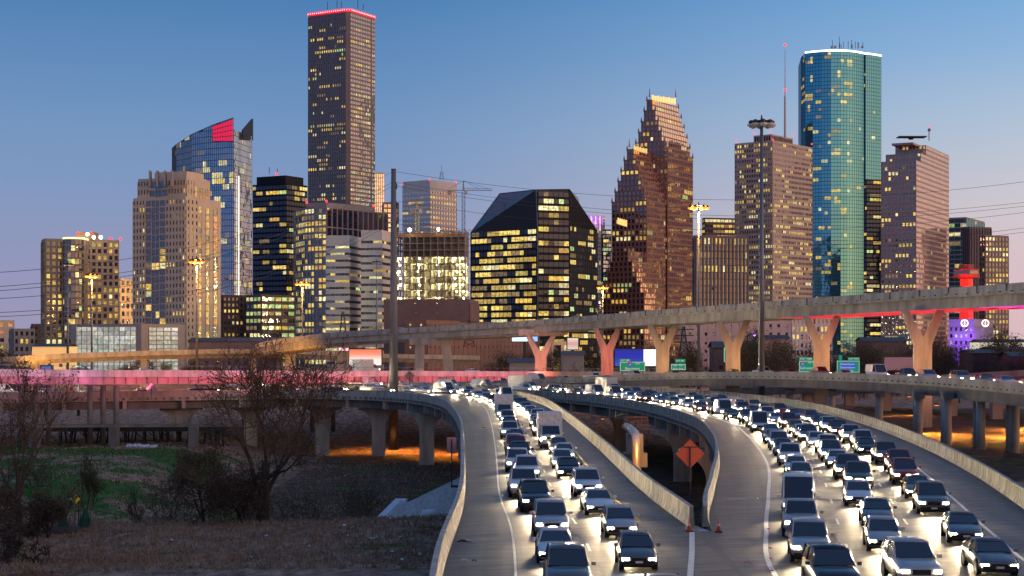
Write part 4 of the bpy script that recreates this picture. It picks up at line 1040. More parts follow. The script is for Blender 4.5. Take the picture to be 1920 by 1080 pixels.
def crane(label, x, y0, y1, D, jl, jr, m_, apex=6):
    a = at(x, y0, D); t_ = at(x, y1, D); r = thing('tower_crane', label, 'crane', tuple(a)); m = MB(); w_ = 0.9
    for dx in (-w_, w_):
        for dy in (-w_, w_): m.tube([(a.x+dx, a.y+dy, a.z), (a.x+dx, a.y+dy, t_.z)], 0.17, 4)
    z = a.z; k = 1
    while z < t_.z-2: m.tube([(a.x-w_*k, a.y-w_, z), (a.x+w_*k, a.y-w_, z+2)], 0.13, 4); m.tube([(a.x-w_, a.y-w_, z), (a.x+w_, a.y-w_, z)], 0.1, 4); z += 2; k = -k
    m.build('mast', m_, r)
    m = MB(); J = [(a.x+jl, t_.z), (a.x+jr, t_.z)]
    for dy in (-0.7, 0.7): m.tube([(J[0][0], a.y+dy, t_.z), (J[1][0], a.y+dy, t_.z)], 0.14, 4)
    m.tube([(a.x, a.y, t_.z+1.5), (J[1][0], a.y, t_.z+1.0)], 0.14, 4); x_ = a.x
    while x_ < J[1][0]-2: m.tube([(x_, a.y-.7, t_.z), (x_+1, a.y, t_.z+1.3), (x_+2, a.y-.7, t_.z)], 0.09, 4, False); x_ += 2
    m.build('jib', m_, r)
    m = MB(); m.tube([(a.x, a.y, t_.z), (a.x, a.y, t_.z+apex)], [0.7, 0.3], 5); m.build('tower_peak', m_, r)
    m = MB()
    for jx in (J[0][0]+1, a.x+(J[1][0]-a.x)*0.55, J[1][0]-2): m.tube([(a.x, a.y, t_.z+apex), (jx, a.y, t_.z+1)], 0.07, 4)
    m.build('tie_cable', DSTEEL, r)
    m = MB(); m.box(J[0][0], J[0][0]+2.5, a.y-1, a.y+1, t_.z-2.5, t_.z-.2); m.build('counterweight', CONC_P, r)
    m = MB(); m.box(a.x+1.1, a.x+2.6, a.y-1.2, a.y+.8, t_.z-2.4, t_.z-.1); m.build('cab', PAINTW, r)
crane('taller tower crane with a long horizontal jib and tie cables right of the white tower', 869, 436, 357, 1000, -10, 18, matte('crane_grey', (0.33, 0.35, 0.33), 0.6, 0.2, 1), 6)
crane('short yellow tower crane lit by work lights above the unfinished floors', 782, 436, 392, 855, -3.5, 3.2, matte('crane_yellow', (0.6, 0.55, 0.2), 0.6, 0.2, 1), 4)
tower('office_building', 'wide windowless brown building below the construction site', 720, 880, 897, 561, 700, 6, matte('mauve_brick', (0.17, 0.115, 0.115), .85, .15, .3), G_APT, 28, nwin=10, bay=9, fl=4.2, pier=0.9, span=0.85, prob=0.1)
# --- black faceted block
def facet():
    D = 950; b = Bld('glass_building', 'black faceted glass office block with sloping roof planes and rows of yellow windows', (*at(1005, 640, D).to_tuple()[:2], GB), 'office building', wall=BLK, glass=G_BLK, seed=29, nwin=100)
    P = [at(882, 640, 985), at(1008, 640, 950), at(1068, 640, 958), at(1120, 640, 1000), at(1095, 640, 1050), at(905, 640, 1060)]
    pts = [(q.x, q.y) for q in P]; zs = zat(437, 985); zs2 = zat(437, 950); ze = zat(357, 965); zr = zat(433, 1000)
    b.core.prism(pts, GB, [zs, zs, ze, zr, zr, zs])
    # raked roof planes over the front
    A, Bq, C_, D_, E_, F_ = [Vector((q.x, q.y, 0)) for q in P]
    T0 = at(937, 363, 1005); T1 = at(1003, 358, 985); T2 = at(1068, 355, 958)
    rf = MB()
    a0 = Vector((A.x, A.y, zs)); b0 = Vector((Bq.x, Bq.y, zs)); c0 = Vector((C_.x, C_.y, T2.z)); d0 = Vector((D_.x, D_.y, zr))
    T1b = Vector((Bq.x-1.0, Bq.y+0.3, T2.z-1)) 
    rf.quad(a0, b0, T1b, T0); rf.poly([b0, Vector((C_.x, C_.y, zs)), c0, T1b]); rf.poly([a0, T0, T0+Vector((10, 55, 0)), Vector((F_.x, F_.y, zs))]); rf.poly([T0, T1b, c0, c0+Vector((8, 60, 0)), T0+Vector((10, 55, 0))]); rf.poly([c0, d0, Vector((E_.x, E_.y, zr)), c0+Vector((8, 60, 0))])
    rf.poly([Vector((C_.x, C_.y, zr)), d0, c0])
    rf.build('raked_roof', BLKR, b.r)
    b.facade(pts[0], pts[1], GB, zs, bay=3.3, fl=4.1, pier=0.04, span=0.36, dp=0.1, prob=0.45, band=0.45, pal='yel', margin=1)
    b.facade(pts[1], pts[2], GB, T2.z-2, bay=3.3, fl=4.1, pier=0.04, span=0.36, dp=0.1, prob=0.35, band=0.10, pal='warm', margin=.5)
    b.facade(pts[2], pts[3], GB, zr, bay=3.3, fl=4.1, pier=0.04, span=0.36, dp=0.1, prob=0.25, band=0.08, pal='warm', margin=.5)
    b.done()
    m = MB()
    for q0, q1 in ((a0, T0), (b0, T1b), (T0, T1b), (T1b, c0), (c0, d0), (b0, Vector((Bq.x, Bq.y, GB)))): m.tube([q0, q1], 0.3, 4)
    m.build('ridge_trim', MULB, b.r)
BLKR, t, p = newmat('black_roof_glass'); p.inputs['Base Color'].default_value = (0.008, 0.011, 0.02, 1); p.inputs['Roughness'].default_value = 0.2; p.inputs['Metallic'].default_value = 0.0; p.inputs['Specular IOR Level'].default_value = 0.3
facet()
tower('glass_tower', 'distant glass tower with a violet and pink lit crown, right of the black faceted block', 1100, 1104, 1134, 404, 1600, 75, WHT, G_PINK, 30, nwin=20, bay=2, fl=4, pier=0.2, span=0.1, prob=0.1)
for k in range(7):
    q = at(1104+k*4.2, 405, 1596); m = MB(); m.box(q.x-0.5, q.x+0.5, q.y-1, q.y, q.z-9-3*(k % 3), q.z); o = m.build('crown_light', glow_mat('crown_%d' % (k % 2), ((0.35, 0.15, 1), (1, 0.5, 0.75))[k % 2], 1.2) if k < 2 else bpy.data.materials['crown_%d' % (k % 2)]); tag(o, 'vertical %s light bar on the crown of the distant glass tower, number from left %s' % (('violet', 'pink')[k % 2], ('one', 'two', 'three', 'four', 'five', 'six', 'seven')[k]), 'light bar', 'crown light bars'); o.parent = [c for c in bpy.data.objects if c.get('label', '').startswith('distant glass tower')][0]; o.location = -o.parent.location; del o['category']; del o['group']; del o['label']
tower('glass_tower', 'slim dark blue tower between the black faceted block and the stepped red tower', 1128, 1131, 1146, 430, 1500, 75, BLK, G_BLUE, 31, nwin=15, bay=3, fl=4, pier=0.05, span=0.3, prob=0.2)
tower('office_building', 'grey slab behind the left foot of the stepped red tower', 1112, 1122, 1150, 560, 1300, 60, GREYP, G_DARK, 32, nwin=10, bay=3, fl=4, pier=0.2, span=0.4, prob=0.2)
# --- stepped red granite tower
def gothic():
    spl = []
    b = Bld('stepped_tower', 'red granite tower with three stepped gabled masses and spiky finials', (*at(1252, 640, 1090).to_tuple()[:2], GB), 'office tower', wall=REDG, glass=G_DARK, seed=33, nwin=100)
    g2 = Bld.__new__(Bld); g2.r = b.r; g2.wall = REDG; g2.glass = G_WARM; g2.core = MB(); g2.trim = MB(); g2.pane = MB(); g2.rng = random.Random(9); g2.lit = []; g2.nwin = 0  # right-face glass is tinted warmer and brighter to carry the sunset
    sp = MB()
    def mass(tiers, D0, zb):
        n_ = len(tiers)
        for k, (xL, xC, xR, yt) in enumerate(tiers):
            D = D0-2.2*k; pts = quadpts(xL, xC, xR, D, alpha=30); zt = zat(yt, D)
            zlo = zat(tiers[k+1][3], D)-1 if k < n_-1 else zb
            b.core.prism(pts, zlo, zt)
            hi = zt-0.8
            b.facade(pts[0], pts[1], zlo, hi, bay=3.0, fl=3.95, pier=0.36, span=0.36, dp=0.4, prob=0.2, band=0.06, pal='warm')
            g2.facade(pts[1], pts[2], zlo, hi, bay=3.0, fl=3.95, pier=0.24, span=0.30, dp=0.1, vp=.13, prob=0.05, band=0, pal='warm')
            for q in pts[:3]: spl.append(one(lambda z: z.tube([(q[0], q[1], zt-1), (q[0], q[1], zt+.8), (q[0], q[1], zt+3.0)], [0.6, 0.5, 0.05], 4)))
    mass([(1213-5.2*k, 1223+5.8*k, 1272+5.4*k, 186+19.4*k) for k in range(6)], 1110, GB)
    mass([(1176-5.7*k, 1188+5.0*k, 1240+1.5*k, 279+19.2*k) for k in range(6)], 1080, GB)
    mass([(1154-5.4*k, 1176+7.5*k, 1236+2.0*k, 408+19.5*k) for k in range(4)], 1056, GB) if False else None
    mass([(1148-4.5*k, 1178+7.5*k, 1240+1.5*k, 470+19.5*k) for k in range(5)], 1050, GB)
    b.done()
    g2.trim.build('side_facade_frame', REDG, b.r); o = g2.pane.build('side_windows', G_WARM, b.r); o['kind'] = 'stuff'
    # crown, gable and niche: the light on them is put in as emission
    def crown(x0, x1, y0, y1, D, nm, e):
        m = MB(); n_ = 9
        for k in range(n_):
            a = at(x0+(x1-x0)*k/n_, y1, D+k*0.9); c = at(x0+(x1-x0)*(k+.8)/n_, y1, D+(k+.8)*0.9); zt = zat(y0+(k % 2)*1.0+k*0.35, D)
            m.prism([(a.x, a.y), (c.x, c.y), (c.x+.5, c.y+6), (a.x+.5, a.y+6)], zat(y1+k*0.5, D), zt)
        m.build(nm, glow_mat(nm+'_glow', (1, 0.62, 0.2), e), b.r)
    crown(1222, 1268, 178, 187, 1108, 'glowing_crown', 1.1); crown(1188, 1214, 273, 280, 1078, 'glowing_gable', 0.8)
    crown(1158, 1176, 408, 419, 1048, 'glowing_niche', 0.9)
    for x, y, D, h in ((1218, 182, 1105, 7), (1267, 182, 1110, 6), (1180, 276, 1076, 6)):
        q = at(x, y, D); spl.append(one(lambda z: z.tube([q, q+Vector((0, 0, h))], [0.5, 0.05], 4)))
    pieces('finial', REDG, b.r, spl)
gothic()
# --- right group
tower('office_building', 'dark grey block with fine vertical ribs behind the tall orange lamp', 1300, 1304, 1402, 441, 900, 75, matte('grey_ribbed', (0.15, 0.125, 0.13), .7, .12, .2), G_DARK, 34, nwin=15, bay=2.2, fl=3.9, pier=0.5, span=0.12, dp=0.1, vp=0.7, prob=0.03)
tower('office_building', 'brown rooftop block with a yellow-lit floor behind the grey ribbed block', 1317, 1322, 1380, 408, 1500, 75, BROWN, G_APT, 35, nwin=20, bay=4, fl=5, pier=0.1, span=0.5, prob=0.5, band=.3, pal='yel')
def t24(b):
    D = b.D; q = quadpts(1413, 1447, 1487, D+6, alpha=38); b.core.prism(q, b.zt, b.zt+5.2)
    m = MB()
    for k in (0, 1):
        p0, p1 = Vector(q[k]), Vector(q[k+1]); u = Vector((*(p1-p0), 0)).normalized(); n_ = Vector((u.y, -u.x, 0)); W = (p1-p0).length; x = 1
        while x < W-1.5: m.fbox(Vector((*p0, 0)), u, n_, x, x+1.2, b.zt+0.8, b.zt+4.2, 0.02, 0.1); x += 1.9
    m.build('louvre', BLK, b.r)
    beacons(b, [(1380, 264, D+20), (1414, 250, D), (1487, 253, D), (1449, 262, D-2), (1522, 270, D+20), (1444, 247, D)], 0.6)
    v = at(1472, 250, D+15); m = MB(); H = 168*(D+15)/F; zb_ = zat(256, D)
    m.tube([(v.x, v.y, zb_), (v.x, v.y, zb_+H*0.48)], [0.9, 0.7], 8); m.tube([(v.x, v.y, zb_+H*0.48), (v.x, v.y, zb_+H)], [0.4, 0.2], 6); m.build('broadcast_mast', matte('mast_grey', (0.5, 0.42, 0.45), .5, .1, 1), b.r)
    beacons(b, [(1472, 168, D+12), (1472, 84, D+12)], 0.9)
tower('office_tower', 'pale gridded office tower carrying a tall thin broadcast mast', 1378, 1449, 1523, 263, 1150, 40, matte('beige_grid', (0.48, 0.38, 0.33), .7, .1, .1), G_APT, 36, faces={1: dict(span=0.5, pier=0.35, dp=.12, vp=.15, prob=0.12, pal='yel')}, nwin=100, top=t24, bay=2.0, fl=3.7, pier=0.36, span=0.45, dp=0.35, prob=0.22, band=0.2, pal='yel')
def teal():
    D = 1700; b = Bld('glass_skyscraper', 'second tallest tower, rounded teal glass with a white light line round its roof', (*at(1581, 640, D).to_tuple()[:2], GB), 'skyscraper', wall=MULT, glass=G_TEAL, seed=37, nwin=100)
    tL, tR = at(1510, 640, D+13), at(1652, 640, D+42)
    pts = [(tL.x, tL.y+25), (tL.x, tL.y)]
    # gently bowed front that rolls round into the right-hand side
    for x, d in ((1524, 7.5), (1540, 3), (1558, 0.5), (1576, 0.5), (1588, 2.2), (1598, 5), (1606, 8.5), (1614, 13), (1622, 18.5)):
        q = at(x, 640, D+d); pts.append((q.x, q.y))
    for x, d in ((1623, 17), (1634, 22), (1644, 27), (1652, 31.5)):
        q = at(x, 640, D+d); pts.append((q.x, q.y))
    q = at(1640, 640, D+100); pts += [(q.x, q.y), (tL.x+8, q.y)]
    fr = smooth_path([Vector((*q, 0)) for q in pts[1:11]], 5.5); pts = [pts[0]]+[(q.x, q.y) for q in fr]+pts[11:]; z1 = zat(95, D); nf = len(fr)
    b.core.prism(pts, GB, z1)
    for k in range(len(pts)-3):
        b.facade(pts[k], pts[k+1], GB, z1-1, bay=3.1, fl=3.95, pier=0.06, span=0.14, dp=0.1, vp=0.25, prob=0.06 if k < nf*.7 else 0.015, band=0.10 if k < nf*.7 else 0.0, pal='yel')
    b.done(tm=MULT)
    m = MB()
    for k in range(1, len(pts)-3):
        p0, p1 = Vector((*pts[k], 0)), Vector((*pts[k+1], 0)); u = (p1-p0).normalized(); m.fbox(p0, u, Vector((u.y, -u.x, 0)), 0, (p1-p0).length, z1-0.5, z1+1.0, 0.1, 0.8)
    m.build('roof_light_line', glow_mat('roof_white', (0.95, 1, 1), 3.5), b.r)
    q = at(1585, 92, D+45); m = MB(); m.box(q.x-14, q.x+17, q.y, q.y+12, z1-1, z1+4.5); m.build('roof_plant', DSTEEL, b.r)
    rg = random.Random(3)
    masts(b, [(1560+rg.uniform(0, 58), 91, D+44, rg.uniform(4, 10)) for k in range(14)]+[(1574, 91, D+44, 13)], rad=0.28)
    for x in (1560, 1566, 1617): q = at(x, 88, D+43); m = MB(); m.tube([q, q+Vector((0, 0.8, 0))], 1.5, 8); m.build('dish_antenna', GREYP, b.r)
teal()
tower('office_building', 'dark glass slab in front of the right side of the teal tower', 1620, 1625, 1655, 336, 1480, 75, BLK, G_BLK, 38, nwin=40, bay=3, fl=4, pier=0.06, span=0.35, dp=.1, prob=0.15, band=.05)
def t26():
    D = 1200; b = Bld('office_tower', 'rose granite tower with notched top and rooftop helipad, right of the teal tower', (*at(1738, 640, D).to_tuple()[:2], GB), 'office tower', wall=PINKG, glass=G_DARK, seed=39, nwin=100)
    g2 = Bld.__new__(Bld); g2.r = b.r; g2.wall = PINKG; g2.glass = G_PINK; g2.core = MB(); g2.trim = MB(); g2.pane = MB(); g2.rng = random.Random(9); g2.lit = []; g2.nwin = 0  # paler, stronger-mirroring glass on the right face puts the sunset into the material
    tiers = [(1652, 1718, 1779, 286, 285), (1652, 1728, 1779, 300, 300)]
    kw = dict(bay=2.7, fl=3.9, pier=0.36, span=0.38, dp=0.35)
    def tier(xL, xC, xR, yt, yb, D):
        pts = quadpts(xL, xC, xR, D, alpha=28); z0 = zat(yb, D) if yb else GB; z1 = zat(yt, D)
        b.core.prism(pts, z0, z1); b.facade(pts[0], pts[1], z0, z1-.5, prob=0.16, band=0.06, pal='yel', **kw); g2.facade(pts[1], pts[2], z0, z1-.5, **{**kw, 'dp': .1, 'vp': .12, 'prob': .03, 'band': .02, 'pal': 'yel'}); return pts
    P_ = tier(1652, 1718, 1779, 300, None, 1200)
    def sub_(t, ytop, ybot, inl):
        l_, c_, r_, k_ = (Vector(q) for q in P_); a_, e_ = l_.lerp(k_, t), c_.lerp(r_, t); a_ = a_.lerp(e_, inl); k2 = k_.lerp(r_, inl); pts = [tuple(a_), tuple(e_), tuple(r_), tuple(k2)]
        z0 = zat(ybot, 1200)-.02; z1 = zat(ytop, 1200); b.core.prism(pts, z0, z1); b.facade(pts[0], pts[1], z0, z1-.5, prob=.2, band=.1, pal='yel', **kw); g2.facade(pts[1], pts[2], z0, z1-.5, **{**kw, 'dp': .1, 'vp': .12, 'prob': .03, 'band': .0})
    sub_(.13, 283, 300, .0); sub_(.28, 264, 283, .12)
    q = quadpts(1672, 1712, 1742, 1215, alpha=28); b.core.prism(q, zat(268, 1215)-1, zat(262, 1200))
    # darker recessed bay line
    b.done(); g2.trim.build('side_facade_frame', PINKG, b.r); o = g2.pane.build('side_windows', G_PINK, b.r); o['kind'] = 'stuff'
    q = at(1708, 258, 1210); m = MB(); m.tube([(q.x, q.y, q.z-1.5), (q.x, q.y, q.z)], [1.5, 3], 8); m.box(q.x-10, q.x+11, q.y-5, q.y+5, q.z, q.z+0.7); m.build('helipad', DSTEEL, b.r)
    q = at(1742, 264, 1205); m = MB(); m.tube([q, q+Vector((0, 0, 10))], 0.35, 5); m.tube([q+Vector((0, 0, 8)), q+Vector((0, -1, 8))], 1.2, 8); m.build('dish_mast', STEEL, b.r); beacons(b, [(1742, 238, 1204)], 0.5)
t26()
tower('glass_tower', 'green-grey glass tower with floor bands behind the red restaurant tower', 1779, 1812, 1846, 407, 1420, 30, GREYP, G_TEAL, 40, nwin=20, bay=6, fl=4, pier=0.04, span=0.22, dp=.2, prob=0.06)
tower('office_tower', 'plain purple-brown slab tower with vertical ribs at the right', 1805, 1818, 1859, 425, 1300, 70, matte('mauve_slab', (0.15, 0.115, 0.13), .8, .1, .1), G_DARK, 41, nwin=10, bay=2.8, fl=60, pier=0.7, span=0.02, dp=.1, vp=.6, prob=0.0, band=0)
tower('office_tower', 'dark gridded tower with scattered yellow windows, rightmost in the skyline', 1837, 1847, 1891, 441, 1220, 70, GRAN, G_DARK, 42, nwin=70, bay=3, fl=3.9, pier=0.35, span=0.4, prob=0.24, band=.1, pal='yel')
tower('government_building', 'long pale block with a grid of tiny square windows behind the bare trees', 1276, 1285, 1482, 601, 720, 80, matte('pale_precast', (0.45, 0.36, 0.33), .8, .1, .1), G_APT, 43, nwin=60, cat='building', bay=3.9, fl=3.6, pier=0.66, span=0.62, prob=0.18, band=0)
tower('office_building', 'white ribbed low building between the Y-shaped piers, right of the pale block', 1480, 1484, 1560, 592, 760, 80, WHT, G_DARK, 44, nwin=20, bay=2, fl=3.6, pier=0.4, span=0.4, prob=0.1)
tower('office_building', 'brown low-rise with tiny lights behind the unfinished building and portal pier', 760, 800, 1010, 600, 640, 20, matte('rust_brick', (0.20, 0.12, 0.10), .85, .15, .3), G_APT, 45, nwin=10, bay=5, fl=5, pier=0.8, span=0.8, prob=0.15)
tower('office_building', 'cream low building with a bright yellow wall seen through the leftmost Y pier', 1030, 1034, 1075, 640, 640, 75, CREAM, G_APT, 46, nwin=10, bay=4, fl=6, pier=0.3, span=0.3, prob=1.2, pal='yel')
# --- purple-lit aquarium with roundels and the red restaurant tower
def aqua():
    D = 620; b = Bld('aquarium_building', 'low building lit violet with two glowing round emblems on its parapet', (*at(1826, 640, D).to_tuple()[:2], GB), 'building', wall=GREYP, glass=G_APT, seed=47, nwin=30)
    pts = quadpts(1779, 1826, 1861, D, alpha=30); zt = zat(598, D); b.core.prism(pts, GB, zt)
    PAL['vio'] = [(0.7, 0.55, 1.1), (1, .8, 1.1)]
    for k in (0, 1): b.facade(pts[k], pts[k+1], GB, zt-3.2, bay=2.0, fl=2.6, pier=0.5, span=0.45, dp=0.25, prob=0.5, band=0, pal='vio')
    b.done()
    for x, d in ((1807, 0), (1846, 0)):
        q = at(x, 606, D-3 if x < 1826 else D+2); m = MB(); pp = [q+Vector((1.25*math.cos(a*math.pi/8), -1.2, 1.25*math.sin(a*math.pi/8))) for a in range(17)]; m.tube(pp, 0.22, 5); m.tube([q+Vector((0, -1.2, -.6)), q+Vector((0, -1.2, .6))], 0.2, 5); m.build('round_emblem', glow_mat('emblem', (1, .75, .5), 2.5) if 'emblem' not in bpy.data.materials else bpy.data.materials['emblem'], b.r)
    light('violet_floodlight', 'SPOT', at(1800, 668, D-14), (0.25, 0.06, 1), 30000, b.r, 1, R(100), (0, 1, 0.25)); light('violet_floodlight', 'SPOT', at(1848, 668, D-10), (0.3, 0.08, 1), 22000, b.r, 1, R(100), (0, 1, 0.25))
    D = 680; c = at(1812, 640, D); RS = matte('red_painted_shell', (0.4, 0.08, 0.05), .6, .1, .2)
    r = thing('restaurant_tower', 'small octagonal rooftop restaurant tower glowing red above the flyover', 'tower', (c.x, c.y, GB))
    def ring(prof, nm, m_):
        m = MB(); m.tube([(c.x, c.y, zat(y, D)) for y, _ in prof], [w_*D/F for _, w_ in prof], 8); m.build(nm, m_, r)
    ring([(640, 14), (540, 12), (523, 12)], 'stem', glow_mat('red_glowing_stem', (1, 0.03, 0.02), 0.55)); ring([(523, 14), (521, 25), (514, 25)], 'lower_rim', RS); ring([(514, 23.5), (508, 23.5)], 'window_band', G_DARK); ring([(508, 24.5), (505, 24.5)], 'upper_rim', RS); ring([(505, 14), (496, 14)], 'roof_drum', RS)  # red light on the stem is partly the stem's own emission
    light('red_floodlight', 'POINT', at(1812, 532, D-14), (1, 0.03, 0.02), 9000, r, 1)
aqua()
# ------------------------------------------------------------ poles, lamps and wires
def mast_lamp(px, ytop, D, label, lit=True, heads=6, ring=2.0, rb=0.45, watts=32000, base=None):
    t_ = at(px, ytop, D); zb = ground_z(t_.x, D) if base is None else base
    r = thing('high_mast_lamp', label, 'street lamp', (t_.x, t_.y, zb), 'high mast lamps')
    m = MB(); m.tube([(t_.x, t_.y, zb), (t_.x, t_.y, t_.z+0.3)], [rb, rb*0.45], 10); m.build('pole', STEEL, r, True)
    m = MB(); pp = [t_+Vector((ring*0.55*math.cos(a*math.pi/6), ring*0.55*math.sin(a*math.pi/6), 0.2)) for a in range(13)]; m.tube(pp, 0.1, 5)
    for k in range(heads): a = 2*math.pi*k/heads; m.tube([t_+Vector((0, 0, .2)), t_+Vector((ring*math.cos(a), ring*math.sin(a), .2))], 0.08, 4)
    m.tube([t_, t_+Vector((0, 0, 1.3))], [0.3, 0.1], 6); m.build('lamp_ring', DSTEEL, r)
    for k in range(heads):
        a = 2*math.pi*k/heads; q = t_+Vector((ring*math.cos(a), ring*math.sin(a), 0)); m = MB()
        m.tube([q+Vector((0, 0, .35)), q+Vector((0, 0, .15)), q+Vector((0, 0, -.35))], [0.2, 0.5, 0.45], 8); o = m.build('lamp_head', DSTEEL, r)
        m = MB(); m.tube([q+Vector((0, 0, -.36)), q+Vector((0, 0, -.65)), q+Vector((0, 0, -1.0))], [0.75, 0.75, 0.3], 8); m.build('lens', SODIUM if lit else PAINTW, o)
    if lit: light('lamp_light', 'POINT', t_-Vector((0, 0, 1.6)), (1, 0.45, 0.1), watts, r, 1.2)
    return r
mast_lamp(1428, 229, 293, 'tallest lamp mast, unlit, with a ring of dark heads standing at the right road barrier', False, 8, 1.9, 0.62)
mast_lamp(1310, 387, 470, 'orange-lit mast in front of the stepped red tower right edge, largest glow', heads=6, ring=2.4, rb=0.5, base=-4, watts=60000)
mast_lamp(172, 515, 520, 'orange-lit mast in front of the tan apartment tower', ring=1.6, rb=.4, base=-4)
mast_lamp(369, 488, 480, 'orange-lit mast in front of the cream apartment tower', ring=1.7, rb=.45, base=-4)
mast_lamp(567, 530, 560, 'orange-lit mast left of the striped office block', ring=1.9, rb=.4, base=-4)
mast_lamp(1130, 537, 640, 'orange-lit mast at the right foot of the black faceted block', ring=1.7, rb=.4, base=-4)
mast_lamp(706, 491, 760, 'thin unlit mast in front of the striped office block', False, 6, 1.6, .3, base=-4)
mast_lamp(127, 495, 560, 'unlit bluish mast beside the tan apartment tower', False, 6, 1.3, .5, base=-4)
# steel monopole and conductors
v = at(738, 318, 332); r = thing('utility_monopole', 'thick grey steel power monopole standing left of centre', 'utility pole', (v.x, v.y, ground_z(v.x, v.y)))
m = MB(); m.tube([(v.x, v.y, ground_z(v.x, v.y)-.5), (v.x, v.y, v.z)], [1.05, 0.5], 12); m.build('pole', matte('weathered_pole', (0.16, 0.155, 0.165), 0.6, .2, .5, (1, 1, .2), metal=.3), r, True)
m = MB(); m.tube([v, v+Vector((0, 0, .15))], 0.56, 12); m.build('cap', DSTEEL, r)
for h in (2.6, 6.5, 10.4):
    m = MB(); q = v-Vector((0, 0, h)); m.tube([q+Vector((.35, 0, 0)), q+Vector((.7, -.2, -.5)), q+Vector((.6, -.2, -1.5))], 0.12, 6); m.build('insulator', DSTEEL, r)
WIRE = matte('aluminium_wire', (0.06, 0.06, 0.07), .6, .1, 1)
def wire(a, b, sag, label, rad=0.035, group='power lines'):
    a, b = Vector(a), Vector(b); m = MB(); n_ = 28
    m.tube([a.lerp(b, k/n_)-Vector((0, 0, sag*4*(k/n_)*(1-k/n_))) for k in range(n_+1)], rad, 4, False)
    tag(m.build('power_line', WIRE, origin=tuple(a)), label, 'power line', group)
for k, (h, yl, yr, lab) in enumerate(((0.4, 478, 330, 'topmost'), (2.6, 507, 372, 'second'), (3.4, 515, 379, 'third'), (6.5, 525, 388, 'fourth'), (10.4, 548, 416, 'fifth'), (11.2, 556, 424, 'lowest'))):
    q = v-Vector((0, 0, h)); sg = 6
    wire(q+Vector((-.3, 0, 0)), at(-260, yl+40, 170), 5.5, '%s power line running left from the monopole across the evening sky' % lab)
    wire(q+Vector((.3, 0, 0)), at(2120, yr-20, 330), 6.5, '%s power line running right from the monopole past the towers' % lab)
def lattice(px, y0, y1, D, label):
    a, t_ = at(px, y0, D), at(px, y1, D); r = thing('lattice_pylon', label, 'pylon', tuple(a)); m = MB(); H = t_.z-a.z
    for s1 in (-1, 1):
        for s2 in (-1, 1): m.tube([a+Vector((2*s1, 2*s2, 0)), t_+Vector((.3*s1, .3*s2, 0))], 0.14, 4)
    for k in range(6):
        w0 = 2-1.7*k/6; w1 = 2-1.7*(k+1)/6; z0_, z1_ = a.z+H*k/6, a.z+H*(k+1)/6
        m.tube([(a.x-w0, a.y-w0, z0_), (a.x+w1, a.y-w1, z1_)], 0.1, 4); m.tube([(a.x+w0, a.y-w0, z0_), (a.x-w1, a.y-w1, z1_)], 0.1, 4)
    m.build('frame', DSTEEL, r); m = MB()
    for f_ in (0.62, 0.78, 0.93): m.tube([(a.x-3.6, a.y, a.z+H*f_), (a.x+3.6, a.y, a.z+H*f_)], 0.16, 4)
    m.build('cross_arm', DSTEEL, r)
lattice(643, 690, 584, 520, 'lattice pylon behind the flyover left of the monopole'); lattice(1282, 690, 612, 560, 'lattice pylon in front of the pale block'); lattice(880, 650, 600, 600, 'small lattice pylon in front of the brown windowless building')
# ------------------------------------------------------------ text helper
def text(s_, size, loc, m_, parent, name='lettering', dy=-0.03, rotz=0, align='CENTER'):
    c_ = bpy.data.curves.new('txt', 'FONT'); c_.body = s_; c_.size = size; c_.align_x = align; c_.align_y = 'CENTER'; c_.extrude = 0.01
    t_ = bpy.data.objects.new('txt', c_); COL.objects.link(t_)
    me = bpy.data.meshes.new_from_object(t_.evaluated_get(bpy.context.evaluated_depsgraph_get())); bpy.data.objects.remove(t_)
    me.materials.clear(); me.materials.append(m_); o = bpy.data.objects.new(name, me); COL.objects.link(o)
    q = parent
    while q.parent: q = q.parent
    o.location = Vector(loc)+Vector((0, dy, 0))-q.location; o.rotation_euler = (R(90), 0, rotz); o.parent = parent; return o
WTXT = glow_mat('sign_white', (0.85, 0.9, 0.85), 0.35)
SG = glow_mat('sign_green_lit', (0.0, 0.30, 0.16), 0.55)  # sign faces emit by themselves instead of being lit by lamps
def panel(r, x0, y0, x1, y1, D, m_, name='panel', th=0.15, dy=0, border=None):
    a, c_ = at(x0, y1, D), at(x1, y0, D); o = MB(); o.box(a.x, c_.x, a.y+dy, a.y+th+dy, a.z, c_.z); q = o.build(name, m_, r)
    if border:
        w_ = 0.12; b_ = MB(); X0, X1, Z0, Z1 = a.x+.1, c_.x-.1, a.z+.1, c_.z-.1; yy = a.y+dy
        for bx in ((X0, X1, Z0, Z0+w_), (X0, X1, Z1-w_, Z1), (X0, X0+w_, Z0+w_, Z1-w_), (X1-w_, X1, Z0+w_, Z1-w_)): b_.box(bx[0], bx[1], yy-0.02, yy-0.003, bx[2], bx[3])
        b_.build('border', border, q)
    return q
D = 430
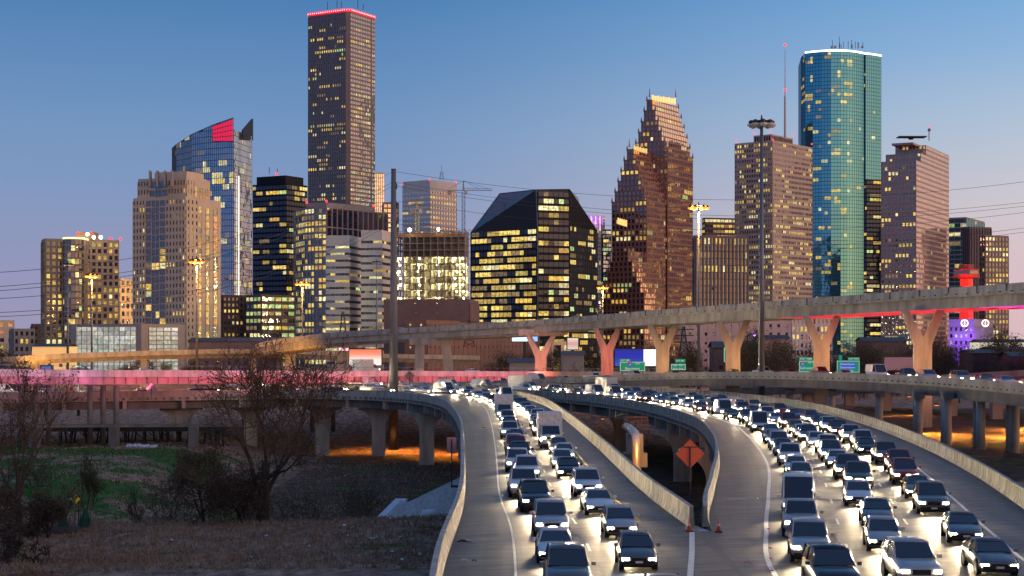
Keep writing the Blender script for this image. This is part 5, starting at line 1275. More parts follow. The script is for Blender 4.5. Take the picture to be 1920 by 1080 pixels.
def gantry_sign(x0, y0, x1, y1, D, label, tab=None, lines=(), shield=None, post=True):
    c_ = at((x0+x1)/2, y1, D); r = thing('highway_sign', label, 'road sign', (c_.x, c_.y, c_.z)); q = panel(r, x0, y0, x1, y1, D, SG, border=WTXT)
    if tab: t_ = panel(r, *tab[0], D, SG, 'exit_tab', border=None); a = at((tab[0][0]+tab[0][2])/2, (tab[0][1]+tab[0][3])/2, D); text(tab[1], tab[2], a, WTXT, t_)
    for s_, sz, x, y in lines: text(s_, sz, at(x, y, D), WTXT, q)
    if shield:
        x, y = shield[:2]; a = at(x, y, D); m = MB(); m.poly([a+Vector((dx, -0.05, dz)) for dx, dz in ((-.62, .5), (-.5, -.3), (0, -.8), (.5, -.3), (.62, .5), (0, .62))][::-1]); m.build('route_shield', glow_mat('shield_blue', (.05, .12, .6), .5) if 'shield_blue' not in bpy.data.materials else bpy.data.materials['shield_blue'], q)
        m = MB(); m.poly([a+Vector((dx, -0.07, dz)) for dx, dz in ((-.6, .3), (-.62, .5), (0, .62), (.62, .5), (.6, .3))]); m.build('shield_top', bpy.data.materials.get('shield_red') or glow_mat('shield_red', (.7, .05, .05), .5), q)
        text(shield[2], 0.62, a-Vector((0, 0, .12)), WTXT, q, dy=-.09)
    m = MB(); a = at(x0, y1, D); b_ = at(x1, y1, D)
    for xx in (a.x+.6, b_.x-.6): m.tube([(xx, a.y+.4, -4), (xx, a.y+.4, a.z+1)], 0.18, 5)
    m.build('post', STEEL, r); return r
gantry_sign(1498, 676, 1530, 698, D, 'green highway sign for exit 768B reading SOUTH Galveston', ((1498, 670, 1524, 675.5), 'EXIT 768B', 0.72), (('SOUTH', 0.6, 1522, 680), ('Galveston', 1.0, 1514, 690)), (1505, 682, '45'))
r = gantry_sign(1569, 676, 1612, 699, D, 'green highway sign for exit 769A reading Downtown Destinations, Smith St', ((1590, 670, 1612, 675.5), 'EXIT 769A', 0.6), (('Smith St', 0.95, 1589, 696),))
q_ = panel(r, 1575, 679.5, 1604, 692, D, glow_mat('sign_blue_glow', (0.02, 0.12, 0.6), 0.6), 'blue_panel', dy=-0.15); text('Downtown', 0.85, at(1589, 682.7, D-.2), WTXT, q_); text('Destinations', 0.8, at(1589, 689, D-.2), WTXT, q_)  # blue panel emits by itself as well
panel(r, 1573, 666, 1579, 675.5, D, SG, 'small_panel')
gantry_sign(1531, 677, 1537, 697, D+1, 'sliver of a green sign peeking out left of a Y pier', None, ())
D = 400
gantry_sign(1162, 678, 1210, 696, D, 'green highway sign reading EAST Beaumont in front of the blue billboard', ((1162, 673, 1182, 678), 'EXIT 48A', 0.55), (('EAST', 0.55, 1196, 682), ('Beaumont', 0.9, 1186, 691)), (1181, 683, '10'))
gantry_sign(1258, 682, 1286, 694, D, 'dim green sign with street names right of the second Y pier', ((1266, 673, 1285, 680), 'EXIT 48A', 0.5), (('elias  Ave', 0.6, 1271, 685), ('ierce  Ave', 0.6, 1271, 691)))
gantry_sign(1357, 651, 1371, 679, D, 'narrow green sign behind the third Y pier', None, (('45', 0.5, 1361, 655), ('SO', .5, 1367, 655)))
gantry_sign(139, 684, 153, 689, 310, 'tiny green sign above the pink-lit bridge at left', None, ())
# billboards
def billboard(x0, y0, x1, y1, D, label, cols, base=-4):
    c_ = at((x0+x1)/2, y1, D); r = thing('billboard', label, 'billboard', (c_.x, c_.y, base)); m = MB(); a, b_ = at(x0, y1, D), at(x1, y0, D); m.box(a.x-.3, b_.x+.3, a.y+.06, a.y+1.0, a.z-.3, b_.z+.3); m.build('frame', DSTEEL, r)
    for k, (f0, f1, c, e) in enumerate(cols):
        o = MB(); o.box(a.x+(b_.x-a.x)*f0, a.x+(b_.x-a.x)*f1, a.y-.02, a.y+.05, a.z, b_.z); o.build('poster_panel', poster(c, e), r)
    m = MB(); m.tube([(c_.x, c_.y+.6, base), (c_.x, c_.y+.6, a.z)], .6, 8); m.build('post', DSTEEL, r); return r
def poster(c, e):
    if len(c) == 3 and not isinstance(c[0], tuple): return glow_mat('poster', c, e)
    m, t, p = newmat('poster_fade'); n = t.nodes; tc_ = n.new('ShaderNodeTexCoord'); s_ = n.new('ShaderNodeSeparateXYZ'); t.links.new(tc_.outputs['Generated'], s_.inputs[0])
    r_ = n.new('ShaderNodeValToRGB'); e_ = r_.color_ramp.elements
    while len(e_) < len(c): e_.new(.5)
    for k, q in enumerate(c): e_[k].position = k/(len(c)-1); e_[k].color = (*q, 1)
    t.links.new(s_.outputs[2], r_.inputs[0]); p.inputs['Base Color'].default_value = (.02, .02, .02, 1); t.links.new(r_.outputs[0], p.inputs['Emission Color']); p.inputs['Emission Strength'].default_value = e; return m
billboard(655, 655, 715, 685, 460, 'backlit billboard fading from orange to white, left of the monopole', [(0, 1, ((1, .9, .85), (1, .9, .85), (1, .35, .22), (0.95, .2, .1)), 1.0)])
billboard(635, 652, 654, 684, 462, 'narrow backlit board of white and pink patterns at the left of the orange billboard', [(0, .45, (1, .75, .8), .9), (.45, .7, (.8, .15, .2), .7), (.7, 1, (1, .85, .9), 1.0)])
billboard(1153, 655, 1232, 686, 470, 'billboard split into a deep blue and a white half behind a Y pier', [(0, .68, ((.05, .12, .6), (.015, .03, .5), (.01, .02, .42)), .8), (.68, 1, (.85, .95, .85), 1.1)])
billboard(1064, 634, 1084, 655, 560, 'small lit pinkish square billboard between the left Y piers', [(0, 1, ((1, .7, .6), (.7, .4, .35), (1, .8, .7)), .9)])
billboard(960, 628, 1008, 640, 560, 'wide thin backlit blue-white board under the flyover left of the first Y pier', [(0, .6, (.6, .85, 1), 1.2), (.6, 1, (.3, .55, 1), .9)])
billboard(1658, 670, 1713, 694, 420, 'faded pink blank board overgrown by shrubs between the right Y piers', [(0, 1, (.45, .22, .25), .18)])
billboard(305//1, 0, 1, 1, 1, '', []) if False else None
billboard(78, 687, 95, 692, 310, 'small blue sign board above the pink-lit bridge', [(0, 1, (.1, .15, .5), .5)])
# low sheds and houses along the horizon
def shed(x0, x1, yw, yr, D, label, m_, rm=None, e=None):
    a, b_ = at(x0, yw, D), at(x1, yw, D); r = thing('low_building', label, 'building', (a.x, a.y, GB)); z0_ = GB; zw = a.z; zr = zat(yr, D)
    m = MB(); m.prism([(a.x, a.y), (b_.x, a.y), (b_.x, a.y+14), (a.x, a.y+14)], z0_, zw); m.build('wall', m_, r)
    m = MB(); cx = (a.x+b_.x)/2; e_ = .6
    m.quad((a.x-e_, a.y-e_, zw), (b_.x+e_, a.y-e_, zw), (b_.x+e_, a.y+7, zr), (a.x-e_, a.y+7, zr)); m.quad((b_.x+e_, a.y+14+e_, zw), (a.x-e_, a.y+14+e_, zw), (a.x-e_, a.y+7, zr), (b_.x+e_, a.y+7, zr)); m.poly([(a.x-.01, a.y, zw), (a.x-.01, a.y+7, zr), (a.x-.01, a.y+14, zw)]); m.poly([(b_.x+.01, a.y, zw), (b_.x+.01, a.y+7, zr), (b_.x+.01, a.y+14, zw)]); m.build('roof', rm or DSTEEL, r)
    m = MB(); w_ = MB(); x = a.x+1.5
    while x < b_.x-2: w_.box(x, x+1.2, a.y-.06, a.y+.02, (z0_+zw)/2-.3, (z0_+zw)/2+.9); x += 4
    if w_.v: w_.build('windows', G_APT, r)
    return r
shed(1840, 1990, 642, 636, 560, 'bright white-glowing low wall building at the right edge below the sky', glow_mat('self_glowing_wall', (1, .92, .65), .55))  # the wall itself emits; no lamp shines on it
shed(1862, 1930, 655, 650, 470, 'dark low house in front of the white-glowing building', BROWN); shed(1825, 1870, 662, 655, 450, 'small dark gabled house at right near the shrubs', matte('dark_board', (.06, .04, .05), .9, .2, .5)); shed(1900, 1990, 668, 660, 430, 'low dark purple-tinted house at the far right edge', matte('purple_tinted_board', (.10, .04, .09), .9, .2, .5))  # purple light on the last house is put into its board colour
shed(955, 1003, 680, 672, 470, 'pale gabled shed left of the first Y pier', GREYP); shed(1055, 1095, 665, 658, 480, 'grey boxy shed between the first and second Y piers', GREYP); shed(1340, 1420, 652, 640, 520, 'dark low building with blue-grey roof behind the third Y pier', matte('dark_board3', (.07, .065, .08), .9, .2, .5)); shed(355, 520, 640, 633, 560, 'long grey-violet low building left of the flyover bend', matte('mauve_board', (.13, .11, .14), .9, .2, .5)); shed(1620, 1700, 640, 632, 600, 'low dim building behind the trees between the right Y piers', matte('dim_board', (.12, .08, .08), .9, .2, .5)); shed(60, 125, 650, 645, 560, 'low building with yellow-glowing front at the foot of the tan apartment tower', glow_mat('yellow_glowing_front', (1, .65, .25), .45))  # yellow light on the last front is the wall's own emission
shed(1425, 1480, 635, 628, 640, 'pinkish flat-roofed low building in front of the pale block', PINKG)
# ------------------------------------------------------------ signs near the roads
def diamond(px, py, D, size, base, label, m_, back=True, bent=0):
    c_ = at(px, py, D); r = thing('diamond_sign', label, 'road sign', (c_.x, c_.y, base)); h = size/2*1.414; m = MB()
    pts = [Vector((0, 0, h)), Vector((h, 0, 0)), Vector((0, 0, -h)), Vector((-h, 0, 0))]; f_ = [c_+p+Vector((0, -.02, 0)) for p in pts]; g_ = [c_+p+Vector((0, .02, 0)) for p in pts]
    m.poly(f_[::-1]); m.poly(g_)
    for k in range(4): m.quad(f_[k], g_[k], g_[(k+1) % 4], f_[(k+1) % 4])
    m.build('panel', m_, r); m = MB(); m.tube([(c_.x, c_.y-.07, base), (c_.x, c_.y-.07, c_.z+h*.45)], .05, 6); m.build('post', DSTEEL, r); m = MB(); m.box(c_.x-.45, c_.x+.45, c_.y-.1, c_.y-.03, c_.z+h*.45, c_.z+h*.45+.06); m.build('bracket', DSTEEL, r); return r
ORG = matte('orange_sign_back', (0.75, 0.13, 0.05), .6, .1, .8); PNK = matte('pink_sign_back', (0.5, 0.25, 0.25), .6, .15, .8)
diamond(1294, 851, 103, 1.32, -1.0, 'big orange diamond road sign on a post inside the gore between the roads', ORG)
diamond(768, 705, 315, 1.5, 0.9, 'grey-pink diamond sign back on the deck edge right of the monopole', PNK)
diamond(284, 729, 287, 1.5, 0, 'pale pink diamond sign back at the left carriageway under the girder bridge', PNK)
v_ = at(847, 835, 150); r = thing('rectangular_sign', 'narrow pink rectangular sign back on a post outside the left barrier', 'road sign', (v_.x, v_.y, -1.0))
m = MB(); m.box(v_.x-.45, v_.x+.45, v_.y, v_.y+.05, v_.z-.75, v_.z+.75); m.build('panel', PNK, r); m = MB(); m.tube([(v_.x, v_.y-.06, zat(912, 150)), (v_.x, v_.y-.06, v_.z+.6)], .06, 6); m.box(v_.x-.1, v_.x+1.2, v_.y-.1, v_.y+.05, zat(912, 150)-.1, zat(912, 150)+.1); m.build('post', DSTEEL, r)
def cone(x, y, label):
    r = thing('traffic_cone', label, 'traffic cone', (x, y, 0.01)); m = MB(); m.box(x-.2, x+.2, y-.2, y+.2, .01, .05); m.build('base', RUBBER, r); m = MB(); m.tube([(x, y, .05), (x, y, .72)], [.15, .035], 10); m.build('cone', ORG, r, True); m = MB(); m.tube([(x, y, .35), (x, y, .5)], [.104, .074], 10, False); m.build('reflective_band', PAINTW, r)
cone(9.75, 88.2, 'orange traffic cone at the left barrier nose of the gore'); cone(11.35, 88.0, 'orange traffic cone at the right barrier nose of the gore')
# big pipe on its pier inside the void, with chain-link frames
D = 168; a = at(1193, 822, D); r = thing('pipeline', 'thick silver-white pipe bending down beside its stepped orange-lit pier in the void', 'pipe', (a.x, a.y, -10))
m = MB(); m.tube([at(1174, 800, D+12), at(1180, 803, D+10), at(1190, 812, D+2), a+Vector((0, 0, .1)), a-Vector((0, 0, .5)), (a.x, a.y, -10)], [.45, .45, .45, .5, .48, .48], 12); m.build('pipe', matte('silver_pipe', (.55, .5, .45), .35, .1, 1, metal=.5), r, True)
r = thing('pipe_pier', 'stepped concrete pier lit orange behind the bending pipe', 'pier', (a.x, a.y+4, -10)); m = MB()
for x0, x1, y0, y1, d in ((1176, 1206, 814, 852, 3), (1170, 1214, 850, 876, 3.6), (1180, 1202, 876, 905, 4)):
    p0, p1 = at(x0, y1, D+d), at(x1, y0, D+d); m.box(p0.x, p1.x, p0.y, p0.y+2.2, p0.z, p1.z)
p0 = at(1180, 905, D+4); m.box(p0.x, p0.x+1.2, p0.y+.1, p0.y+2, -11, p0.z)
m.build('stepped_block', CONC_P, r)
light('pier_light', 'SPOT', at(1222, 850, D-7), (1, .42, .08), 3200, r, .4, R(95), (-.3, 1, .02))
def chain(x0, y0, x1, y1, D, label, m_):
    r = thing('chain_link_panel', label, 'fence', tuple(at(x0, y1, D))); a, c_ = at(x0, y1, D), at(x1, y0, D); m = MB(); m.tube([a, Vector((a.x, a.y, c_.z)), c_, Vector((c_.x, a.y, a.z))], .06, 5); m.tube([a+Vector((0, 0, (c_.z-a.z)*.7)), c_-Vector((0, 0, (c_.z-a.z)*.3))], .04, 4); m.build('frame', m_, r)
    m = MB(); x = a.x
    while x < c_.x: m.box(x, x+.03, a.y, a.y+.02, a.z, c_.z); x += .28
    m.build('mesh', m_, r)
chain(1154, 771, 1192, 800, D+14, 'grey chain-link guard frame behind the pipe', DSTEEL); chain(1170, 782, 1215, 806, D+8, 'rusty orange chain-link guard frame over the pipe', matte('rusty', (.35, .14, .06), .8, .3, 2))
# sodium wall packs under the decks
for k, (x, y, z, W_, s_) in enumerate(((-15, 316, -4.2, 15000, 140), (-25, 326, -4.2, 12000, 140), (17, 300, -4.0, 9000, 140), (60, 226, 1.5, 26000, 165), (69, 222, 1.5, 26000, 165), (72, 290, 0.5, 12000, 150), (78, 240, 1.5, 26000, 165))):
    r = thing('underdeck_lamp', 'sodium lamp under the %s' % (('left carriageway deck, nearer the pier',), ('left carriageway deck, farther left',), ('right carriageway deck in the void',), ('ramp, nearest the barrier',), ('ramp, middle of the row',), ('flat road bridge',), ('ramp, farthest right',))[k], 'lamp', (x, y, z))
    m = MB(); m.box(x-.3, x+.3, y-.2, y+.2, z, z+.25); m.build('housing', DSTEEL, r); m = MB(); m.box(x-.25, x+.25, y-.15, y+.15, z-.08, z-.003); m.build('lens', SODIUM, r); light('lamp_light', 'SPOT', (x, y, z-.15), (1, .42, .06), W_, r, .3, R(s_), (0, -.15, -1))
# sodium lamp poles along the far roads, and small park saplings
SPOLE = 0
# ------------------------------------------------------------ litter
LIT_W = matte('litter_white', (.55, .6, .65), .6, .1, 2); LIT_B = matte('litter_blue', (.15, .3, .5), .6, .1, 2)
rg = random.Random(12)
places = [(645, 957), (646, 997), (652, 1018), (694, 1026), (704, 1026), (732, 986), (752, 1026), (762, 990), (760, 1075), (755, 1072), (826, 990), (610, 1030), (580, 1038), (788, 1062), (735, 1056), (500, 1010), (322, 1010), (470, 1066), (68, 967)]
for k, (x, y) in enumerate(places):
    q = gz(x, y, -5.2); q.z = ground_z(q.x, q.y); s_ = rg.uniform(.07, .2); m = MB(); n_ = 6; pts = [Vector((q.x+s_*(1.4 if a % 2 else .8)*math.cos(a*math.pi/3), q.y+s_*math.sin(a*math.pi/3), q.z+.05+rg.uniform(0, .12))) for a in range(n_)]
    m.poly(pts); top_ = [p+Vector((0, 0, .08)) for p in pts]; cc = sum(top_, Vector())/n_+Vector((0, 0, .02))
    for a in range(n_): m.poly([pts[a], pts[(a+1) % n_], cc])
    tag(m.build('litter_scrap', LIT_B if k in (8, 11) else LIT_W, origin=tuple(q)), 'small crumpled %s scrap of litter on the dead grass slope' % ('bluish' if k in (8, 11) else 'whitish'), 'litter', 'bluish litter on the slope' if k in (8, 11) else 'whitish litter on the slope')
q = gz(809, 972, -5.2); q.z = ground_z(q.x, q.y); m = MB(); m.tube([q+Vector((-.9, 0, .25)), q+Vector((-.6, 0, .6)), q+Vector((.3, .2, .7)), q+Vector((.9, .3, .35))], [.2, .5, .45, .25], 8); tag(m.build('trash_bag', LIT_W, origin=tuple(q), smooth=True), 'larger white and black trash bag on the grass near the slope paving', 'trash bag')
for k, (x, y, c, nm, lab) in enumerate(((868, 1017, WOOD, 'debris', 'brown debris clump lying against the left barrier'), (880, 1016, LIT_W, 'litter_scrap', 'white scrap beside the brown debris on the left shoulder'), (871, 1052, LIT_W, 'plastic_bottle', 'white bottle lying on the left shoulder at the bottom'), (889, 1053, RUBBER, 'litter_scrap', 'dark scrap next to the white bottle'), (875, 904, LIT_W, 'litter_scrap', 'thin pale scrap farther up the left shoulder'), (907, 803, RUBBER, 'tyre_shred', 'black tyre shred on the left carriageway'), (1403, 1057, matte('red_white_scrap', (.6, .3, .28), .6, .3, 5), 'litter_scrap', 'red and white scrap on the inner shoulder of the right carriageway'))):
    q = gz(x, y, 0); m = MB(); s_ = (.28, .22, .16, .1, .2, .22, .2)[k]; m.tube([q+Vector((-s_, 0, .04)), q+Vector((-s_*.2, .1, .06+s_*.12)), q+Vector((s_*.3, .05, .05+s_*.1)), q+Vector((s_, -.1, .04))], [.03, s_*.25, s_*.2, .03], 6); tag(m.build(nm, c, origin=tuple(q)), lab, 'litter')
q = gz(265, 838, -8); rub = MB()
for k in range(60):
    x, y = q.x+rg.uniform(-2.5, 3), q.y+rg.uniform(-1, 1); z = ground_z(x, y); s_ = rg.uniform(.12, .3); rub.box(-s_, s_, -s_, s_, -s_, s_, Matrix.Translation((x, y, z+.1)) @ Euler((rg.random(), rg.random(), rg.random())).to_matrix().to_4x4())
tag(rub.build('rubble_pile', LIT_W, origin=tuple(q)), 'pale heap of broken rubble in front of the timber trestle', 'rubble', kind='stuff')
# bollard-like reflectors along the edge line
for k, (x, y) in enumerate(((1441, 992), (1442, 1009), (1444, 1028), (1445, 1048), (1447, 1071))):
    q = gz(x, y, 0); m = MB(); m.box(q.x-.07, q.x+.07, q.y-.06, q.y+.06, .01, .06); tag(m.build('road_stud', ORG, origin=tuple(q)), 'small reddish road stud beside the solid edge line of the right carriageway', 'road stud', 'road studs along the right edge line')
# ------------------------------------------------------------ vegetation
def rndv(rg, a): return Vector((rg.uniform(-a, a), rg.uniform(-a, a), rg.uniform(-a, a)))
MINR = 0.022; DENSE = 0
def grow(rg, limbs, twigs, p, d, L_, rad, lvl, maxl, spread=0.55, up=0.12, droop=0.0, tips=None):
    n_ = 4 if lvl < 3 else 3; pts = [p]; rs = [rad]; q = p
    for k in range(n_):
        d = (d+rndv(rg, 0.22 if lvl else 0.10)+Vector((0, 0, up-droop*lvl))*0.4).normalized(); q = q+d*L_/n_; pts.append(q); rs.append(max(MINR, rad*(1-0.45*(k+1)/n_)))
    tgt = limbs if lvl < 4 else twigs
    tgt.tube(pts, rs, 7 if lvl == 0 else 5 if lvl < 3 else 3, False)
    if lvl >= maxl:
        if tips is not None: tips.append(q)
        return
    nc = (rg.choice((2, 3, 3)) if DENSE < 1 else rg.choice((3, 3, 4) if lvl < 4 else (2, 3))) if lvl else 4+DENSE
    for k in range(nc):
        f_ = 1.0 if k == 0 else rg.uniform(0.45, 1.0); i = min(n_, max(1, int(f_*n_)))
        nd = (d+rndv(rg, spread*1.3)).normalized() if k else (d+rndv(rg, spread*.5)).normalized()
        grow(rg, limbs, twigs, pts[i], nd, L_*rg.uniform(.62, .82), rs[i]*rg.uniform(.5, .72), lvl+1, maxl, spread, up, droop, tips)
def leafy(tw, tips, rg, n, s, spread):
    for q in tips:
        for k in range(n):
            c = q+rndv(rg, spread); a = rndv(rg, 1).normalized()*s*rg.uniform(.5, 1.4); b_ = rndv(rg, 1).normalized()*s*rg.uniform(.4, 1.0); tw.v += [tuple(c-a), tuple(c+b_), tuple(c+a)]; m_ = len(tw.v); tw.f.append((m_-3, m_-2, m_-1)); tw.c.append(None)
def tree(seed, base, H, label, maxl=6, r0=None, leaves=2, ls=.16, sp=.5, lean=(0, 0), twm=TWIG, group=None, name='leafless_tree', spread=.55, up=.12, droop=0, trunk_f=.3, barkm=BARK, cat='tree'):
    rg = random.Random(seed); r = thing(name, label, cat, tuple(base), group); li, tw, tips = MB(), MB(), []
    grow(rg, li, tw, Vector(base)-Vector((0, 0, .3)), Vector((lean[0], lean[1], 1)).normalized(), H*trunk_f, r0 or H*.022, 0, maxl, spread, up, droop, tips)
    leafy(tw, tips, rg, leaves, ls, sp); li.build('trunk', barkm, r); tw.build('crown', twm, r); return r
def gbase(px, D): v = at(px, 640, D); return (v.x, v.y, ground_z(v.x, v.y))
DENSE = 1
tree(5, gbase(492, 143), 23.5, 'big dark leafless tree with forking trunk in the middle of the left half', 7, .62, 1, .14, .5, trunk_f=.27, spread=.62, up=.10)
DENSE = 0
tree(15, gbase(452, 142), 10, 'dark bushy leafless tree with low sweeping twigs leaning against the big tree', 7, .25, 5, .14, .6, (-.2, 0), spread=.9, up=-.02, trunk_f=.2)
tree(23, gbase(382, 143), 11, 'thinner leafless tree with brown dead leaves left of the big tree', 6, .22, 6, .14, .55, (-.12, 0), trunk_f=.25)
tree(31, gbase(36, 136), 17, 'leaning leafless tree with clinging brown leaves at the left edge', 6, .34, 5, .15, .6, (.1, 0), trunk_f=.3)
tree(37, gbase(-35, 125), 9, 'dense leafless thicket tree cut by the left frame edge', 7, .24, 4, .12, .5, (.25, 0), spread=.8, trunk_f=.2)
tree(41, gbase(95, 132), 6.0, 'low drooping tree of brown dead leaves hanging over the left bank', 6, .2, 9, .13, .5, (-.3, 0), spread=.7, droop=.06, trunk_f=.25)
tree(43, gbase(8, 113), 4.5, 'tangled leafless bramble bush low at the left edge', 6, .1, 1, .08, .3, (.2, 0), spread=.9, trunk_f=.22, twm=BARK, name='bramble_bush', cat='bush')
tree(47, gbase(60, 112), 3.2, 'sprawling bare bramble in the bottom left corner', 6, .08, 0, .08, .3, (.4, 0), spread=1.0, up=0, trunk_f=.22, twm=BARK, name='bramble_bush', cat='bush')
tree(49, gbase(-10, 110), 3.4, 'dark bare bramble cut by the bottom left corner edge', 6, .08, 0, .08, .3, (.4, 0), spread=1.0, up=0, trunk_f=.22, twm=BARK, name='bramble_bush', cat='bush')
tree(53, gbase(299, 147), 5.2, 'pale thin bare sapling in a green wrap on the foreground edge', 5, .07, 0, .08, .3, twm=TWIG2, barkm=TWIG2, trunk_f=.45, name='young_tree', spread=.4)
tree(54, gbase(160, 139), 4.6, 'olive-leaved sapling right of the yellow sign, in a green wrap', 5, .06, 8, .09, .35, twm=LEAFG, trunk_f=.5, name='young_tree', spread=.35)
tree(55, gbase(119, 136), 3.6, 'bare little sapling in a green wrap left of the yellow sign', 4, .05, 2, .08, .3, twm=TWIG2, trunk_f=.5, name='young_tree', spread=.35)
tree(56, gbase(264, 147), 3.6, 'thin sapling between stakes left of the pale bare sapling', 5, .05, 3, .08, .4, twm=TWIG, trunk_f=.5, name='young_tree', spread=.35)
WRAP = matte('green_wrap', (.01, .06, .045), .7, .2, 2)
for (x, D, h) in ((116, 136, 1.3), (157, 139, 1.6), (294, 147, 1.0), (261, 147, .7)):
    b_ = Vector(gbase(x, D)); m = MB(); m.tube([b_, b_+Vector((.1, 0, h*.5)), b_+Vector((.2, 0, h))], [.5, .45, .12], 8); tag(m.build('watering_bag', WRAP, origin=tuple(b_)), {116: 'dark green watering bag round the sapling on the mulch mound', 157: 'dark green watering bag right of the yellow sign', 294: 'dark green watering bag at the pale bare sapling', 261: 'small green watering bag between two stakes'}[x], 'watering bag')
for k, (x, D, h) in enumerate(((99, 136, 3.6), (139, 136, 3.4), (151, 140, 4.2), (170, 139, 4.0), (125, 141, 3.0), (256, 147, 2.4), (267, 147, 2.9))):
    b_ = Vector(gbase(x, D)); m = MB(); m.tube([b_, b_+Vector((rg.uniform(-.05, .05), 0, h))], .055, 6); tag(m.build('tree_stake', TWIG2, origin=tuple(b_)), 'upright wooden tree stake, %s from the left' % ('first', 'third', 'fourth', 'fifth', 'second', 'sixth', 'seventh')[k], 'stake', 'tree stakes')
for (x, y, D, s_, lab) in ((141, 936, 137, .62, 'small yellow diamond trail sign with a black arrow on the grass'), (148, 952, 141, .35, 'tiny yellow diamond marker behind the yellow trail sign')):
    v_ = at(x, y, D); r = diamond(x, y, D, s_, ground_z(v_.x, v_.y), lab, glow_mat('yellow_sign', (.75, .5, .02), .12) if s_ > .5 else matte('dull_yellow', (.5, .3, .03), .7))
    if s_ > .5: m = MB(); m.tube([v_+Vector((-.12, -.05, -.22)), v_+Vector((-.12, -.05, 0)), v_+Vector((.12, -.05, .05)), v_+Vector((.12, -.05, .25))], .04, 4); m.build('arrow', RUBBER, r)
mm = Vector(gbase(118, 135.5)); m = MB(); m.tube([mm-Vector((0, 0, .3)), mm+Vector((0, 0, .25)), mm+Vector((0, 0, .45))], [2.3, 1.5, .3], 14); struct(m.build('mulch_mound', matte('mulch', (.07, .04, .03), .95, .4, 3, bump=.5), origin=tuple(mm), smooth=True))
# shrubs in the channel
for k in range(46):
    x = -25+rg.uniform(0, 720); D = rg.uniform(155, 205); b_ = Vector(gbase(x, D)); H = rg.uniform(3.0, 5.5)
    r = thing('shrub', 'dark tangled shrub in the bayou channel behind the foreground edge', 'shrub', tuple(b_), 'shrubs in the bayou channel'); li, tw, tips = MB(), MB(), []; g_ = random.Random(100+k)
    for j in range(5): grow(g_, tw, tw, b_, (Vector((0, 0, 1))+rndv(g_, .7)).normalized(), H*.5, .04, 3, 5, .7, .05, 0, tips)
    leafy(tw, tips, g_, 9, .17, .5); tw.build('foliage', (LEAFG, TWIG, LEAFG, LEAFG)[k % 4], r)
# belt of bare trees along the far streets: four kinds copied
protos = []
for k in range(4):
    g_ = random.Random(200+k); r = thing('winter_tree', 'brown leafless winter tree in the belt along the far streets', 'tree', (0, 0, 0), 'leafless trees along the far streets', local=False); li, tw, tips = MB(), MB(), []
    grow(g_, li, tw, Vector((0, 0, 0)), Vector((0, 0, 1)), 3.0, .22, 0, 5, .7, .1, 0, tips); leafy(tw, tips, g_, 7, .2, .9); li.build('trunk', BARK, r); tw.build('crown', TWIG if k < 3 else LEAFG, r); protos.append(r)
spots = []
for (x0, x1, d0, d1, n_, s0, s1) in ((1400, 1920, 440, 520, 62, 1.0, 1.9), (1090, 1300, 500, 560, 16, 1.0, 1.7), (900, 1060, 500, 560, 14, .9, 1.4), (1260, 1400, 500, 560, 9, 1, 1.5), (-20, 60, 420, 470, 8, .9, 1.3), (190, 470, 530, 560, 20, .7, 1.0), (1400, 1920, 350, 430, 24, .5, .9), (1280, 1420, 420, 450, 10, .5, .8), (1850, 1960, 420, 440, 8, 1.0, 1.4)):
    for j in range(n_): spots.append((rg.uniform(x0, x1), rg.uniform(d0, d1), rg.uniform(s0, s1)))
for j, (x, D, s_) in enumerate(spots):
    pr = protos[j % 4]; o = pr if j < 4 else copy_tree(pr); v_ = at(x, 640, D); o.location = (v_.x, v_.y, ground_z(v_.x, v_.y)); o.rotation_euler = (0, 0, rg.uniform(0, 6)); o.scale = (s_, s_, s_*rg.uniform(.8, 1.15))
tree(61, at(1078, 690, 440).to_tuple()[:2]+(-4.5,), 11, 'leafless tree silhouetted against the lit yellow wall between the left Y piers', 6, .2, 1, .12, .4)
# grass tufts
gt = MB(); gr_ = MB()
for k in range(26000):
    if k % 3: D = rg.uniform(104, 147); x = rg.uniform(-60, 870)
    else: D = rg.uniform(186, 300); x = rg.uniform(30, 860)
    v_ = at(x, 640, D)
    if v_.x > -4.5: continue
    z = ground_z(v_.x, v_.y); s_ = rg.uniform(.12, .42)*(1 if D < 150 else 1.2); a = rg.uniform(0, 6.3); w_ = rg.uniform(.04, .10)*(1 if D < 150 else 1.6); T_ = gr_ if (D > 150 and v_.x < -38 and rg.random() < .7) else gt
    dx, dy = math.cos(a)*w_, math.sin(a)*w_; ln = Vector((rg.uniform(-.2, .2), rg.uniform(-.2, .2), s_)); b_ = len(T_.v); T_.v += [(v_.x-dx, v_.y-dy, z-.03), (v_.x+dx, v_.y+dy, z-.03), (v_.x+ln.x, v_.y+ln.y, z+s_)]; T_.f.append((b_, b_+1, b_+2)); T_.c.append(None)
tag(gt.build('dead_grass', matte('straw', (.27, .17, .11), .95, .45, .35)), 'dead brown grass tufts on the foreground bank', 'grass', kind='stuff')
tag(gr_.build('green_grass', matte('fresh_grass', (.035, .09, .015), .95, .4, .35)), 'green grass tufts on the flat across the bayou', 'grass', kind='stuff')
